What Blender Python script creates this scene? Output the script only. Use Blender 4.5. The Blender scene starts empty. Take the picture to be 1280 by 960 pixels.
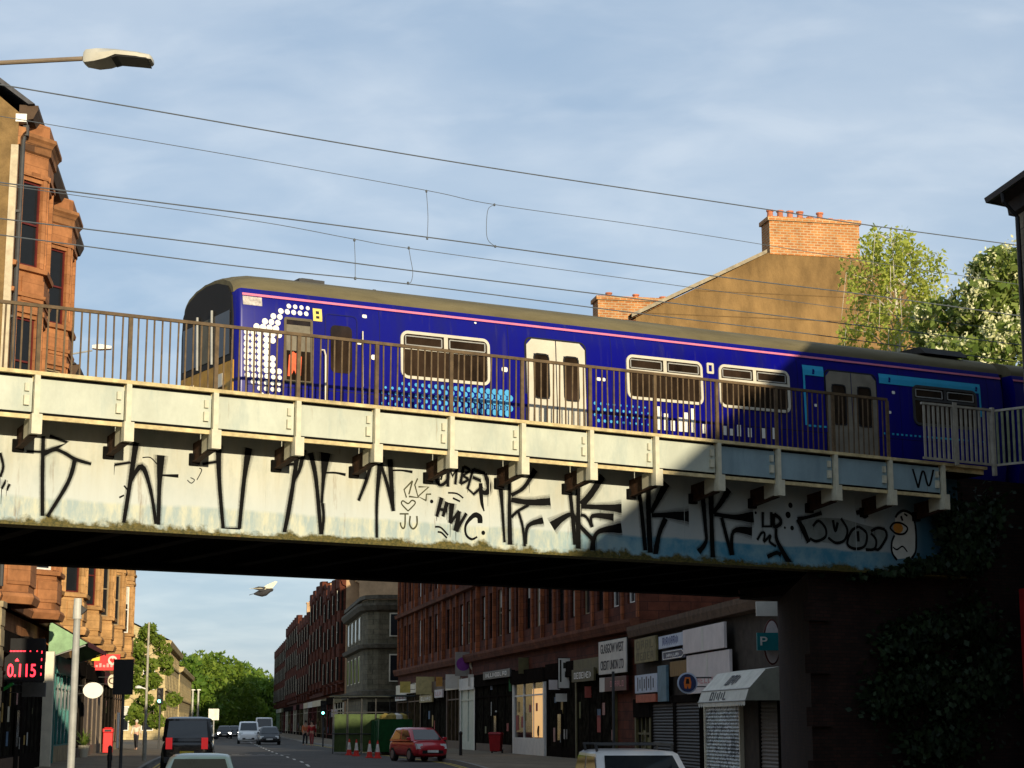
import bpy, bmesh, math, random
from mathutils import Vector, Matrix
import numpy as np
R = math.radians
rnd = random.Random(7)
SC = bpy.context.scene
COL = SC.collection

# ------------------------------------------------------------------ camera, sky, sun, exposure
F = 2300.0; EYE = 1.65
TH = math.atan(425 / F)
cam = bpy.data.cameras.new('camera'); co = bpy.data.objects.new('camera', cam); COL.objects.link(co)
co.location = (0, 0, EYE); co.rotation_euler = (math.pi / 2 + TH, 0, 0)
cam.sensor_width = 36; cam.lens = F / 1280 * 36; cam.clip_start = .1; cam.clip_end = 3000
SC.camera = co
SUN_AZ, SUN_EL = 20.75, 10.2          # azimuth of travel left of the view axis, elevation
S = Vector((-math.sin(R(SUN_AZ)) * math.cos(R(SUN_EL)), math.cos(R(SUN_AZ)) * math.cos(R(SUN_EL)), -math.sin(R(SUN_EL))))
sl = bpy.data.lights.new('sun', 'SUN'); so = bpy.data.objects.new('sun', sl); COL.objects.link(so)
sl.energy = 4.9; sl.angle = R(.5); sl.color = (1, .86, .62)
so.location = (30, -60, 40); so.rotation_euler = S.to_track_quat('-Z', 'Y').to_euler()
w = bpy.data.worlds.new('World'); SC.world = w; w.use_nodes = True
nt = w.node_tree; N_ = nt.nodes; L_ = nt.links
for n in list(N_): N_.remove(n)
wo = N_.new('ShaderNodeOutputWorld'); bg = N_.new('ShaderNodeBackground'); bg.inputs['Strength'].default_value = .142
sky = N_.new('ShaderNodeTexSky'); sky.sky_type = 'NISHITA'; sky.sun_disc = False; sky.dust_density = .4; sky.ozone_density = 2.0
sky.sun_elevation = R(SUN_EL); sky.sun_rotation = math.atan2(-S.x, -S.y)
tc = N_.new('ShaderNodeTexCoord'); sep = N_.new('ShaderNodeSeparateXYZ'); L_.new(tc.outputs['Generated'], sep.inputs[0])
zc = N_.new('ShaderNodeMath'); zc.operation = 'MAXIMUM'; zc.inputs[1].default_value = .03; L_.new(sep.outputs['Z'], zc.inputs[0])
za = N_.new('ShaderNodeMath'); za.operation = 'ADD'; za.inputs[1].default_value = .24; L_.new(zc.outputs[0], za.inputs[0])
dx = N_.new('ShaderNodeMath'); dx.operation = 'DIVIDE'; L_.new(sep.outputs['X'], dx.inputs[0]); L_.new(za.outputs[0], dx.inputs[1])
dy = N_.new('ShaderNodeMath'); dy.operation = 'DIVIDE'; L_.new(sep.outputs['Y'], dy.inputs[0]); L_.new(za.outputs[0], dy.inputs[1])
cb = N_.new('ShaderNodeCombineXYZ'); L_.new(dx.outputs[0], cb.inputs[0]); L_.new(dy.outputs[0], cb.inputs[1])
def wnoise(scale, det, rough, dist, lo, hi):
    q = N_.new('ShaderNodeTexNoise'); q.inputs['Scale'].default_value = scale; q.inputs['Detail'].default_value = det; q.inputs['Roughness'].default_value = rough; q.inputs['Distortion'].default_value = dist
    L_.new(mpw.outputs[0], q.inputs['Vector']); r = N_.new('ShaderNodeMapRange'); r.interpolation_type = 'SMOOTHSTEP'; r.inputs['From Min'].default_value = lo; r.inputs['From Max'].default_value = hi; L_.new(q.outputs['Fac'], r.inputs['Value']); return r.outputs[0]
mpw = N_.new('ShaderNodeMapping'); mpw.inputs['Scale'].default_value = (1.3, 1.9, 1); mpw.inputs['Rotation'].default_value = (0, 0, .35); mpw.inputs['Location'].default_value = (3.1, 1.7, 0); L_.new(cb.outputs[0], mpw.inputs[0])
f1 = wnoise(1.5, 6, .5, .25, .34, .68); f2 = wnoise(5.0, 5, .52, .35, .38, .74)
av = N_.new('ShaderNodeMath'); av.operation = 'MULTIPLY_ADD'; av.inputs[1].default_value = .42; L_.new(f2, av.inputs[0])
a1_ = N_.new('ShaderNodeMath'); a1_.operation = 'MULTIPLY'; a1_.inputs[1].default_value = .62; L_.new(f1, a1_.inputs[0]); L_.new(a1_.outputs[0], av.inputs[2]); av.use_clamp = True
cm = N_.new('ShaderNodeMix'); cm.data_type = 'RGBA'; L_.new(av.outputs[0], cm.inputs['Factor']); cm.inputs['A'].default_value = (2.3, 3.05, 4.05, 1); cm.inputs['B'].default_value = (4.0, 4.5, 5.1, 1)
mx = N_.new('ShaderNodeMix'); mx.data_type = 'RGBA'; mx.inputs['Factor'].default_value = .8
L_.new(sky.outputs[0], mx.inputs['A']); L_.new(cm.outputs['Result'], mx.inputs['B'])
L_.new(mx.outputs['Result'], bg.inputs['Color']); L_.new(bg.outputs[0], wo.inputs[0])
vs = SC.view_settings; vs.view_transform = 'Standard'; vs.look = 'None'; vs.gamma = 1; vs.exposure = 0.25; vs.use_curve_mapping = False
SC.cycles.max_bounces = 6; SC.cycles.transparent_max_bounces = 8

# ------------------------------------------------------------------ geometry of the place
CT, ST = math.cos(TH), math.sin(TH)
BA = math.atan(3772 / 2338)
BV = Vector((math.sin(BA), math.cos(BA), 0)); NV = Vector((-BV.y, BV.x, 0)); BANG = math.atan2(BV.y, BV.x)
SD = Vector((-.1439, .9896, 0)); SR = Vector((.9896, .1439, 0))      # along and across the street
def ray(px, py):
    x = (px - 640) / F; y = (480 - py) / F
    return Vector((x, CT - y * ST, ST + y * CT))
def P(px, py, Y):
    r = ray(px, py); return Vector((0, 0, EYE)) + r * (Y / r.y)
def UZ(px, py, D):
    r = ray(px, py); t = D / (r.dot(NV)); p = r * t
    return p.dot(BV), EYE + p.z
def st(s, t, z=0): return Vector((SD.x * s + SR.x * t, SD.y * s + SR.y * t, z))
def gz(s):
    k = min(1, max(0, (s - 45) / 38)); k = k * k * (3 - 2 * k)
    return -.4 + .4 * k

# ------------------------------------------------------------------ materials
MATS = {}
def nodes(name):
    m = bpy.data.materials.new(name); m.use_nodes = True
    return m, m.node_tree.nodes, m.node_tree.links, m.node_tree.nodes['Principled BSDF']
def c4(c): return (c[0], c[1], c[2], 1)
def mat(name, col, rough=.75, var=.22, scale=3.0, bump=.0, metal=0.0, spec=.3, stretch=(1, 1, 1), coat=0, bscale=None):
    if name in MATS: return MATS[name]
    m, n, l, b = nodes(name)
    t = n.new('ShaderNodeTexCoord'); mp = n.new('ShaderNodeMapping'); mp.inputs['Scale'].default_value = stretch
    l.new(t.outputs['Object'], mp.inputs[0])
    ns = n.new('ShaderNodeTexNoise'); ns.inputs['Scale'].default_value = scale; ns.inputs['Detail'].default_value = 6; ns.inputs['Roughness'].default_value = .65
    l.new(mp.outputs[0], ns.inputs['Vector'])
    rp = n.new('ShaderNodeMapRange'); rp.inputs['From Min'].default_value = .3; rp.inputs['From Max'].default_value = .7
    l.new(ns.outputs['Fac'], rp.inputs['Value'])
    mi = n.new('ShaderNodeMix'); mi.data_type = 'RGBA'
    mi.inputs['A'].default_value = c4([max(0, x * (1 - var)) for x in col]); mi.inputs['B'].default_value = c4([min(1, x * (1 + var)) for x in col])
    l.new(rp.outputs[0], mi.inputs['Factor']); l.new(mi.outputs['Result'], b.inputs['Base Color'])
    b.inputs['Roughness'].default_value = rough; b.inputs['Metallic'].default_value = metal; b.inputs['Specular IOR Level'].default_value = spec
    b.inputs['Coat Weight'].default_value = coat
    if bump:
        n2 = n.new('ShaderNodeTexNoise'); n2.inputs['Scale'].default_value = bscale or scale * 8; n2.inputs['Detail'].default_value = 4
        l.new(mp.outputs[0], n2.inputs['Vector'])
        bu = n.new('ShaderNodeBump'); bu.inputs['Strength'].default_value = bump; bu.inputs['Distance'].default_value = .03
        l.new(n2.outputs['Fac'], bu.inputs['Height']); l.new(bu.outputs[0], b.inputs['Normal'])
    MATS[name] = m; return m
def blocks(name, c1, c2, mortar, bw=.6, bh=.3, ms=.012, var=.35, rough=.9, bump=.4):
    """stone blocks or bricks laid in courses, plus soot and weathering noise"""
    if name in MATS: return MATS[name]
    m, n, l, b = nodes(name)
    t = n.new('ShaderNodeTexCoord'); sp = n.new('ShaderNodeSeparateXYZ'); l.new(t.outputs['Object'], sp.inputs[0])
    ad = n.new('ShaderNodeMath'); ad.operation = 'ADD'; l.new(sp.outputs[0], ad.inputs[0]); l.new(sp.outputs[1], ad.inputs[1])
    cb = n.new('ShaderNodeCombineXYZ'); l.new(ad.outputs[0], cb.inputs[0]); l.new(sp.outputs[2], cb.inputs[1])
    br = n.new('ShaderNodeTexBrick'); l.new(cb.outputs[0], br.inputs['Vector'])
    br.inputs['Color1'].default_value = c4(c1); br.inputs['Color2'].default_value = c4(c2); br.inputs['Mortar'].default_value = c4(mortar)
    br.inputs['Scale'].default_value = 1; br.inputs['Brick Width'].default_value = bw; br.inputs['Row Height'].default_value = bh; br.inputs['Mortar Size'].default_value = ms
    ns = n.new('ShaderNodeTexNoise'); ns.inputs['Scale'].default_value = 1.3; ns.inputs['Detail'].default_value = 8; ns.inputs['Roughness'].default_value = .7
    l.new(t.outputs['Object'], ns.inputs['Vector'])
    rp = n.new('ShaderNodeMapRange'); rp.inputs['From Min'].default_value = .3; rp.inputs['From Max'].default_value = .7
    rp.inputs['To Min'].default_value = 1 - var; rp.inputs['To Max'].default_value = 1 + var; l.new(ns.outputs['Fac'], rp.inputs['Value'])
    mu = n.new('ShaderNodeVectorMath'); mu.operation = 'SCALE'; l.new(br.outputs['Color'], mu.inputs[0]); l.new(rp.outputs[0], mu.inputs['Scale'])
    l.new(mu.outputs[0], b.inputs['Base Color']); b.inputs['Roughness'].default_value = rough; b.inputs['Specular IOR Level'].default_value = .2
    bu = n.new('ShaderNodeBump'); bu.inputs['Strength'].default_value = bump; bu.inputs['Distance'].default_value = .02
    l.new(br.outputs['Fac'], bu.inputs['Height']); bu.invert = True; l.new(bu.outputs[0], b.inputs['Normal'])
    MATS[name] = m; return m
def emit(name, col, strength):
    if name in MATS: return MATS[name]
    m, n, l, b = nodes(name); b.inputs['Base Color'].default_value = c4(col)
    b.inputs['Emission Color'].default_value = c4(col); b.inputs['Emission Strength'].default_value = strength
    MATS[name] = m; return m
def leafmat(name, ca, cbb, trans=.3):
    if name in MATS: return MATS[name]
    m, n, l, b = nodes(name)
    g = n.new('ShaderNodeNewGeometry'); mi = n.new('ShaderNodeMix'); mi.data_type = 'RGBA'
    mi.inputs['A'].default_value = c4(ca); mi.inputs['B'].default_value = c4(cbb)
    l.new(g.outputs['Random Per Island'], mi.inputs['Factor']); l.new(mi.outputs['Result'], b.inputs['Base Color'])
    b.inputs['Roughness'].default_value = .6; b.inputs['Specular IOR Level'].default_value = .25
    tr = n.new('ShaderNodeBsdfTranslucent'); l.new(mi.outputs['Result'], tr.inputs['Color'])
    ms = n.new('ShaderNodeMixShader'); ms.inputs[0].default_value = trans
    l.new(b.outputs[0], ms.inputs[1]); l.new(tr.outputs[0], ms.inputs[2]); l.new(ms.outputs[0], n['Material Output'].inputs[0])
    MATS[name] = m; return m

GLASS = mat('window glass', (.012, .014, .017), .12, .1, spec=.14)
CARGLASS = mat('car glass', (.02, .025, .028), .04, .1, spec=.7)
WHITE = mat('white paint', (.72, .70, .64), .5, .12)
CREAM = mat('cream paint', (.66, .60, .46), .45, .12)
BLACK = mat('black paint', (.012, .012, .013), .5, .2)
DGREY = mat('dark grey metal', (.045, .045, .045), .55, .25)
GREY = mat('galvanised steel', (.30, .30, .28), .5, .18, 6)
SLATE = mat('slate roof', (.06, .06, .065), .7, .3, 5, .3)
RUSTY = mat('rusty dark steel', (.045, .02, .009), .85, .6, 9, .3)
LEAD = mat('soot black stone', (.03, .026, .02), .9, .3, spec=0)
TYRE = mat('tyre rubber', (.015, .015, .015), .85)
RIM = mat('alloy rim', (.35, .35, .36), .35, .1, metal=.7)

# ------------------------------------------------------------------ mesh builder
class MB:
    def __init__(s): s.v = []; s.f = []; s.m = []; s.T = Matrix.Identity(4)
    def pt(s, p): s.v.append(tuple(s.T @ Vector(p))); return len(s.v) - 1
    def face(s, pts, m=0):
        s.f.append([s.pt(p) for p in pts]); s.m.append(m)
    def box(s, x0, x1, y0, y1, z0, z1, m=0):
        i = [s.pt(p) for p in ((x0,y0,z0),(x1,y0,z0),(x1,y1,z0),(x0,y1,z0),(x0,y0,z1),(x1,y0,z1),(x1,y1,z1),(x0,y1,z1))]
        for q in ((0,3,2,1),(4,5,6,7),(0,1,5,4),(1,2,6,5),(2,3,7,6),(3,0,4,7)): s.f.append([i[k] for k in q]); s.m.append(m)
    def loft(s, rings, m=0, closed=True, caps=True):
        idx = [[s.pt(p) for p in r] for r in rings]; n = len(idx[0])
        for a, b in zip(idx, idx[1:]):
            for k in range(n if closed else n - 1):
                s.f.append([a[k], a[(k + 1) % n], b[(k + 1) % n], b[k]]); s.m.append(m)
        if caps and closed:
            s.f.append(idx[0][::-1]); s.m.append(m); s.f.append(idx[-1]); s.m.append(m)
    def prism(s, poly, y0, y1, m=0):          # poly in (x, z), extruded along y
        s.loft([[(x, y0, z) for x, z in poly], [(x, y1, z) for x, z in poly]], m)
    def prismx(s, poly, x0, x1, m=0):         # poly in (y, z), extruded along x
        s.loft([[(x0, y, z) for y, z in poly], [(x1, y, z) for y, z in poly]], m)
    def prismz(s, poly, z0, z1, m=0):
        s.loft([[(x, y, z0) for x, y in poly], [(x, y, z1) for x, y in poly]], m)
    def tube(s, pts, r, n=8, m=0):
        pts = [Vector(p) for p in pts]; rs = r if isinstance(r, (list, tuple)) else [r] * len(pts); rings = []
        up = None
        for i, p in enumerate(pts):
            d = (pts[min(i + 1, len(pts) - 1)] - pts[max(i - 1, 0)]).normalized()
            if up is None: up = d.orthogonal().normalized()
            up = (up - d * up.dot(d)); up = up.normalized() if up.length > 1e-6 else d.orthogonal().normalized()
            sd = d.cross(up)
            rings.append([p + (up * math.cos(2 * math.pi * k / n) + sd * math.sin(2 * math.pi * k / n)) * rs[i] for k in range(n)])
        s.loft(rings, m)
    def lathe(s, prof, n=16, c=(0, 0, 0), m=0):
        s.loft([[(c[0] + r * math.cos(2 * math.pi * k / n), c[1] + r * math.sin(2 * math.pi * k / n), c[2] + z) for k in range(n)] for r, z in prof], m)
    def sweep(s, path, prof, m=0):            # path in (x, y) with the outside on its right; prof in (out, z), closed
        n = len(path); rings = []
        for i, p in enumerate(path):
            p = Vector((p[0], p[1])); ns = []
            for a, b in ((i - 1, i), (i, i + 1)):
                if a >= 0 and b < n:
                    e = (Vector(path[b][:2]) - Vector(path[a][:2])).normalized(); ns.append(Vector((e.y, -e.x)))
            nn = sum(ns, Vector((0, 0))).normalized(); k = 1 / max(.4, nn.dot(ns[0]))
            rings.append([(p.x + nn.x * o * k, p.y + nn.y * o * k, z) for o, z in prof])
        s.loft(rings, m)
    def disc(s, c, r, y, n=20, m=0, sx=1):     # faces -y
        s.face([(c[0] + sx * r * math.cos(2 * math.pi * k / n), y, c[1] + r * math.sin(2 * math.pi * k / n)) for k in range(n)], m)
    def build(s, name, mats, parent=None, smooth=False, off=None, bevel=0, rotz=0, base=None):
        if not isinstance(mats, (list, tuple)): mats = [mats]
        loc = Vector((0, 0, 0)); vv = s.v
        if parent is None and vv and base is None:
            xs = [p[0] for p in vv]; ys = [p[1] for p in vv]; zs = [p[2] for p in vv]
            c = Vector(((min(xs) + max(xs)) / 2, (min(ys) + max(ys)) / 2, min(zs)))
            vv = [(p[0] - c.x, p[1] - c.y, p[2] - c.z) for p in vv]
            loc = Matrix.Rotation(rotz, 4, 'Z') @ c
        me = bpy.data.meshes.new(name); me.from_pydata(vv, [], s.f)
        for m in mats: me.materials.append(m)
        me.polygons.foreach_set('material_index', s.m)
        bm = bmesh.new(); bm.from_mesh(me); bmesh.ops.recalc_face_normals(bm, faces=bm.faces); bm.to_mesh(me); bm.free()
        if smooth:
            me.polygons.foreach_set('use_smooth', [True] * len(me.polygons))
            try: me.set_sharp_from_angle(angle=R(38))
            except Exception: pass
        o = bpy.data.objects.new(name, me); COL.objects.link(o); o.location = off or loc; o.rotation_euler.z = rotz
        if parent: o.parent = parent
        if bevel:
            b = o.modifiers.new('bevel', 'BEVEL'); b.width = bevel; b.segments = 2; b.limit_method = 'ANGLE'
        return o
def tag(o, label=None, cat=None, group=None, kind=None):
    for k, v in (('label', label), ('category', cat), ('group', group), ('kind', kind)):
        if v: o[k] = v
    return o
def thing(name, loc, rotz=0, label=None, cat=None, group=None):
    o = bpy.data.objects.new(name, None); COL.objects.link(o); o.location = loc; o.rotation_euler = (0, 0, rotz); o.empty_display_size = .3
    return tag(o, label, cat, group)
def link_copy(o, parent, loc, rotz=0):
    c = o.copy(); COL.objects.link(c); c.parent = parent; c.location = loc; c.rotation_euler = (0, 0, rotz); return c
TXT = {}
def text(s, size, m, parent, x, y, z, name='lettering', sx=1, align='CENTER', rx=math.pi / 2, rz=0):
    key = (s, size, m.name, align, sx)
    if key not in TXT:
        cu = bpy.data.curves.new(name, 'FONT'); cu.body = s; cu.size = size; cu.extrude = .004; cu.align_x = align; cu.align_y = 'CENTER'; cu.offset = size * .012
        t = bpy.data.objects.new(name, cu); COL.objects.link(t)
        me = bpy.data.meshes.new_from_object(t.evaluated_get(bpy.context.evaluated_depsgraph_get())); me.materials.clear(); me.materials.append(m)
        bpy.data.objects.remove(t); TXT[key] = me
    o = bpy.data.objects.new(name, TXT[key]); COL.objects.link(o); o.parent = parent; o.location = (x, y, z); o.rotation_euler = (rx, 0, rz); o.scale = (sx, 1, 1)
    return o
def wall(mb, L, z0, z1, ops, dep=.22, m=0, mr=None):
    """upright wall of length L along x facing -y with recessed openings (xa, xb, za, zb)"""
    xs = sorted({0, L, *[o[0] for o in ops], *[o[1] for o in ops]}); zs = sorted({z0, z1, *[o[2] for o in ops], *[o[3] for o in ops]})
    for a, b in zip(xs, xs[1:]):
        for c, d in zip(zs, zs[1:]):
            xm, zm = (a + b) / 2, (c + d) / 2
            if not any(o[0] < xm < o[1] and o[2] < zm < o[3] for o in ops):
                mb.face([(a, 0, c), (b, 0, c), (b, 0, d), (a, 0, d)], m)
    for xa, xb, za, zb in ops:
        k = m if mr is None else mr
        mb.face([(xa, 0, za), (xa, 0, zb), (xa, dep, zb), (xa, dep, za)], k); mb.face([(xb, 0, za), (xb, dep, za), (xb, dep, zb), (xb, 0, zb)], k)
        mb.face([(xa, 0, za), (xa, dep, za), (xb, dep, za), (xb, 0, za)], k); mb.face([(xa, 0, zb), (xb, 0, zb), (xb, dep, zb), (xa, dep, zb)], k)
WIN = {}
CURT = mat('net curtain', (.5, .48, .42), .9)
def window(parent, w, h, loc, rotz=0, frame=WHITE, style=0):
    """sash window: frame, meeting rail, two panes, some with a blind behind"""
    key = (round(w, 2), round(h, 2), frame.name, style)
    if key not in WIN:
        mb = MB(); t = .07
        mb.box(0, w, .1, .2, 0, t, 0); mb.box(0, w, .1, .2, h - t, h, 0); mb.box(0, t, .1, .2, t, h - t, 0); mb.box(w - t, w, .1, .2, t, h - t, 0)
        mb.box(t, w - t, .09, .19, h * .5 - .03, h * .5 + .03, 0)
        mb.face([(t, .15, t), (w - t, .15, t), (w - t, .15, h - t), (t, .15, h - t)], 1)
        if style == 1: mb.box(t, w - t, .14, .146, h * .62, h - t, 2)
        if style == 2: mb.box(t, w * .3, .14, .146, t, h - t, 2); mb.box(w * .7, w - t, .14, .146, t, h - t, 2)
        WIN[key] = mb.build('window', [frame, GLASS, CURT], parent, off=loc); WIN[key].rotation_euler.z = rotz
        return WIN[key]
    return link_copy(WIN[key], parent, loc, rotz)
def leaves(name, pts, size, m, parent=None, seed=1, flat=0, droop=0, aspect=1.6):
    g = np.random.default_rng(seed); n = len(pts); pts = np.asarray(pts, float)
    a = g.normal(size=(n, 3)); a[:, 2] *= (1 - flat); a[:, 2] -= droop; a /= np.linalg.norm(a, axis=1)[:, None]
    b = g.normal(size=(n, 3)); b -= a * (a * b).sum(1)[:, None]; b /= np.linalg.norm(b, axis=1)[:, None]
    s = size * g.uniform(.6, 1.3, (n, 1)); a = a * s * aspect * .5; b = b * s * .5
    v = np.stack([pts - a, pts + b * .9, pts + a, pts - b * .9], 1).reshape(-1, 3)
    me = bpy.data.meshes.new(name); me.from_pydata(v.tolist(), [], [[4 * i, 4 * i + 1, 4 * i + 2, 4 * i + 3] for i in range(n)]); me.materials.append(m)
    o = bpy.data.objects.new(name, me); COL.objects.link(o)
    if parent: o.parent = parent
    return o
# ------------------------------------------------------------------ ground, road, pavements
ASPH = mat('asphalt', (.055, .047, .038), .8, .45, .5, .35, bscale=60)
PAVE = blocks('paving slabs', (.19, .15, .10), (.155, .12, .08), (.06, .05, .035), .9, .6, .015, .3)
EARTH = mat('earth and grass', (.06, .065, .03), .95, .5, .3)
SS = [-120, -40, 0, 20, 40, 45, 50, 55, 60, 65, 70, 75, 80, 84, 100, 130, 160, 200, 250, 300, 400, 600]
def strip(name, tl, tr, dz, m, kind='structure', sides=0):
    mb = MB(); rings = []
    for s in SS:
        a, b = tl(s), tr(s); z = gz(s) + dz
        r = [st(s, a, z), st(s, b, z)]
        if sides: r = [st(s, a, z - sides)] + r + [st(s, b, z - sides)]
        rings.append(r)
    mb.loft(rings, 0, closed=False); return tag(mb.build(name, m, base=1), kind=kind)
def kr(s):
    pts = [(-120, 9.2), (80, 9.2), (110, 7.6), (170, 5.6), (600, 3)]
    for (a, x), (b, y) in zip(pts, pts[1:]):
        if s <= b: return x + (y - x) * max(0, s - a) / (b - a)
    return 3
def kl(s):
    k = min(1, max(0, (s - 38) / 22)); return -2.0 - 1.6 * k
mb = MB(); rings = []
for s in [-400] + SS + [900, 2000]:
    rings.append([st(s, t, gz(s) - .03) for t in (-1500, -60, 60, 1500)])
mb.loft(rings, closed=False); tag(mb.build('ground', EARTH, base=1), kind='structure')
road = strip('road', kl, kr, 0, ASPH)
KERB = mat('granite kerb', (.22, .21, .19), .85, .25, 5)
strip('pavement_left', lambda s: -13, lambda s: kl(s) - .16, .12, PAVE, sides=.14)
strip('pavement_right', lambda s: kr(s) + .16, lambda s: kr(s) + 16, .12, PAVE, sides=.14)
strip('kerb_left', lambda s: kl(s) - .157, kl, .125, KERB, sides=.14)
strip('kerb_right', kr, lambda s: kr(s) + .157, .125, KERB, sides=.14)
MARK = mat('worn road paint', (.55, .53, .47), .8, .3, 8); YEL = mat('yellow road paint', (.5, .36, .05), .8, .3, 8)
mb = MB()
for s in range(-20, 260, 6):
    z = gz(s) + .004; z2 = gz(s + 3) + .004; c = (kl(s) + kr(s)) / 2
    mb.face([st(s, c - .06, z), st(s, c + .06, z), st(s + 3, c + .06, z2), st(s + 3, c - .06, z2)])
for k in range(9): # stop line and crossing studs beyond the bridge
    mb.face([st(104, -3.2 + k * .7, .004), st(104, -2.8 + k * .7, .004), st(104.4, -2.8 + k * .7, .004), st(104.4, -3.2 + k * .7, .004)])
mb.face([st(101, -3.3, .004), st(101, 2.4, .004), st(101.35, 2.4, .004), st(101.35, -3.3, .004)])
mb.build('lane_marking', MARK, road)
mb = MB()
for t0 in (.25, .45):
    for a, b in zip(SS[:-6], SS[1:-5]):
        mb.face([st(a, kl(a) + t0, gz(a) + .004), st(a, kl(a) + t0 + .08, gz(a) + .004), st(b, kl(b) + t0 + .08, gz(b) + .004), st(b, kl(b) + t0, gz(b) + .004)])
        mb.face([st(a, kr(a) - t0, gz(a) + .004), st(a, kr(a) - t0 - .08, gz(a) + .004), st(b, kr(b) - t0 - .08, gz(b) + .004), st(b, kr(b) - t0, gz(b) + .004)])
mb.build('yellow_line', YEL, road)

# ------------------------------------------------------------------ the railway bridge
def girder_paint():
    m, n, l, b = nodes('weathered and shaded girder paint')
    t = n.new('ShaderNodeTexCoord'); sp = n.new('ShaderNodeSeparateXYZ'); l.new(t.outputs['Object'], sp.inputs[0])
    def noise(sc, st_, det=6, rough=.65):
        mp = n.new('ShaderNodeMapping'); mp.inputs['Scale'].default_value = st_; l.new(t.outputs['Object'], mp.inputs[0])
        q = n.new('ShaderNodeTexNoise'); q.inputs['Scale'].default_value = sc; q.inputs['Detail'].default_value = det; q.inputs['Roughness'].default_value = rough
        l.new(mp.outputs[0], q.inputs['Vector']); return q.outputs['Fac']
    def rng(v, a, b_, c=0, d=1):
        r = n.new('ShaderNodeMapRange'); r.inputs['From Min'].default_value = a; r.inputs['From Max'].default_value = b_
        r.inputs['To Min'].default_value = c; r.inputs['To Max'].default_value = d; l.new(v, r.inputs['Value']); return r.outputs[0]
    def ma(op, a, b_):
        q = n.new('ShaderNodeMath'); q.operation = op
        for i, x in enumerate((a, b_)):
            if isinstance(x, (int, float)): q.inputs[i].default_value = x
            else: l.new(x, q.inputs[i])
        return q.outputs[0]
    def mix(f, a, b_):
        q = n.new('ShaderNodeMix'); q.data_type = 'RGBA'; l.new(f, q.inputs['Factor'])
        for k, x in (('A', a), ('B', b_)):
            if isinstance(x, tuple): q.inputs[k].default_value = c4(x)
            else: l.new(x, q.inputs[k])
        return q.outputs['Result']
    u, z = sp.outputs[0], sp.outputs[2]
    cream = mix(rng(noise(.8, (1, 1, .5)), .35, .65), (.44, .455, .395), (.53, .535, .45))
    cream = mix(rng(noise(7, (1, 1, .08)), .48, .8, 0, .5), cream, (.36, .32, .20)); cream = mix(rng(noise(1.9, (1, 1, .5), 8, .7), .48, .68, 0, .7), cream, (.33, .37, .33))
    zz = ma('ADD', z, ma('MULTIPLY', noise(1.6, (.6, 1, 1)), .16))
    pale = mix(rng(zz, 5.4, 6.1, 0.75, 0), cream, (.47, .52, .52))         # overpainted lower band
    band = mix(rng(noise(6, (1, 1, .3), 8, .7), .42, .62), (.31, .38, .38), (.50, .51, .40))
    bandr = mix(rng(noise(3, (.5, 1, .5)), .40, .6), (.06, .24, .36), (.22, .38, .44))  # bluer old paint that also holds the shade right of the shadow edge
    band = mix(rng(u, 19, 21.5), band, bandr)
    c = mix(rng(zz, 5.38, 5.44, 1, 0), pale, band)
    grey = mix(rng(noise(1.1, (1, 1, .7)), .35, .65), (.36, .42, .44), (.46, .50, .48))  # bluish grey of the shaded right part, shade put into the colour
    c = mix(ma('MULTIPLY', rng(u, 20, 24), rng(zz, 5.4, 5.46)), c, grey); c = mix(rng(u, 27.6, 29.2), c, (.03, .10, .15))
    mossz = ma('SUBTRACT', z, ma('MULTIPLY', noise(2.4, (1, 1, 1)), .55))
    c = mix(rng(mossz, 4.66, 4.74, 1, 0), c, mix(rng(noise(14, (1, 1, 1)), .4, .6), (.04, .04, .008), (.12, .095, .022)))
    c = mix(rng(noise(3.2, (1, 1, .12), 8, .75), .61, .76, 0, .85), c, (.16, .08, .025))
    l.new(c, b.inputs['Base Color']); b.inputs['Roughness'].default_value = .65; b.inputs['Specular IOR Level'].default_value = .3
    bu = n.new('ShaderNodeBump'); bu.inputs['Strength'].default_value = .25; bu.inputs['Distance'].default_value = .02
    l.new(noise(3, (1, 1, .4), 5), bu.inputs['Height']); l.new(bu.outputs[0], b.inputs['Normal'])
    return m
GIRD = girder_paint()
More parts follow.
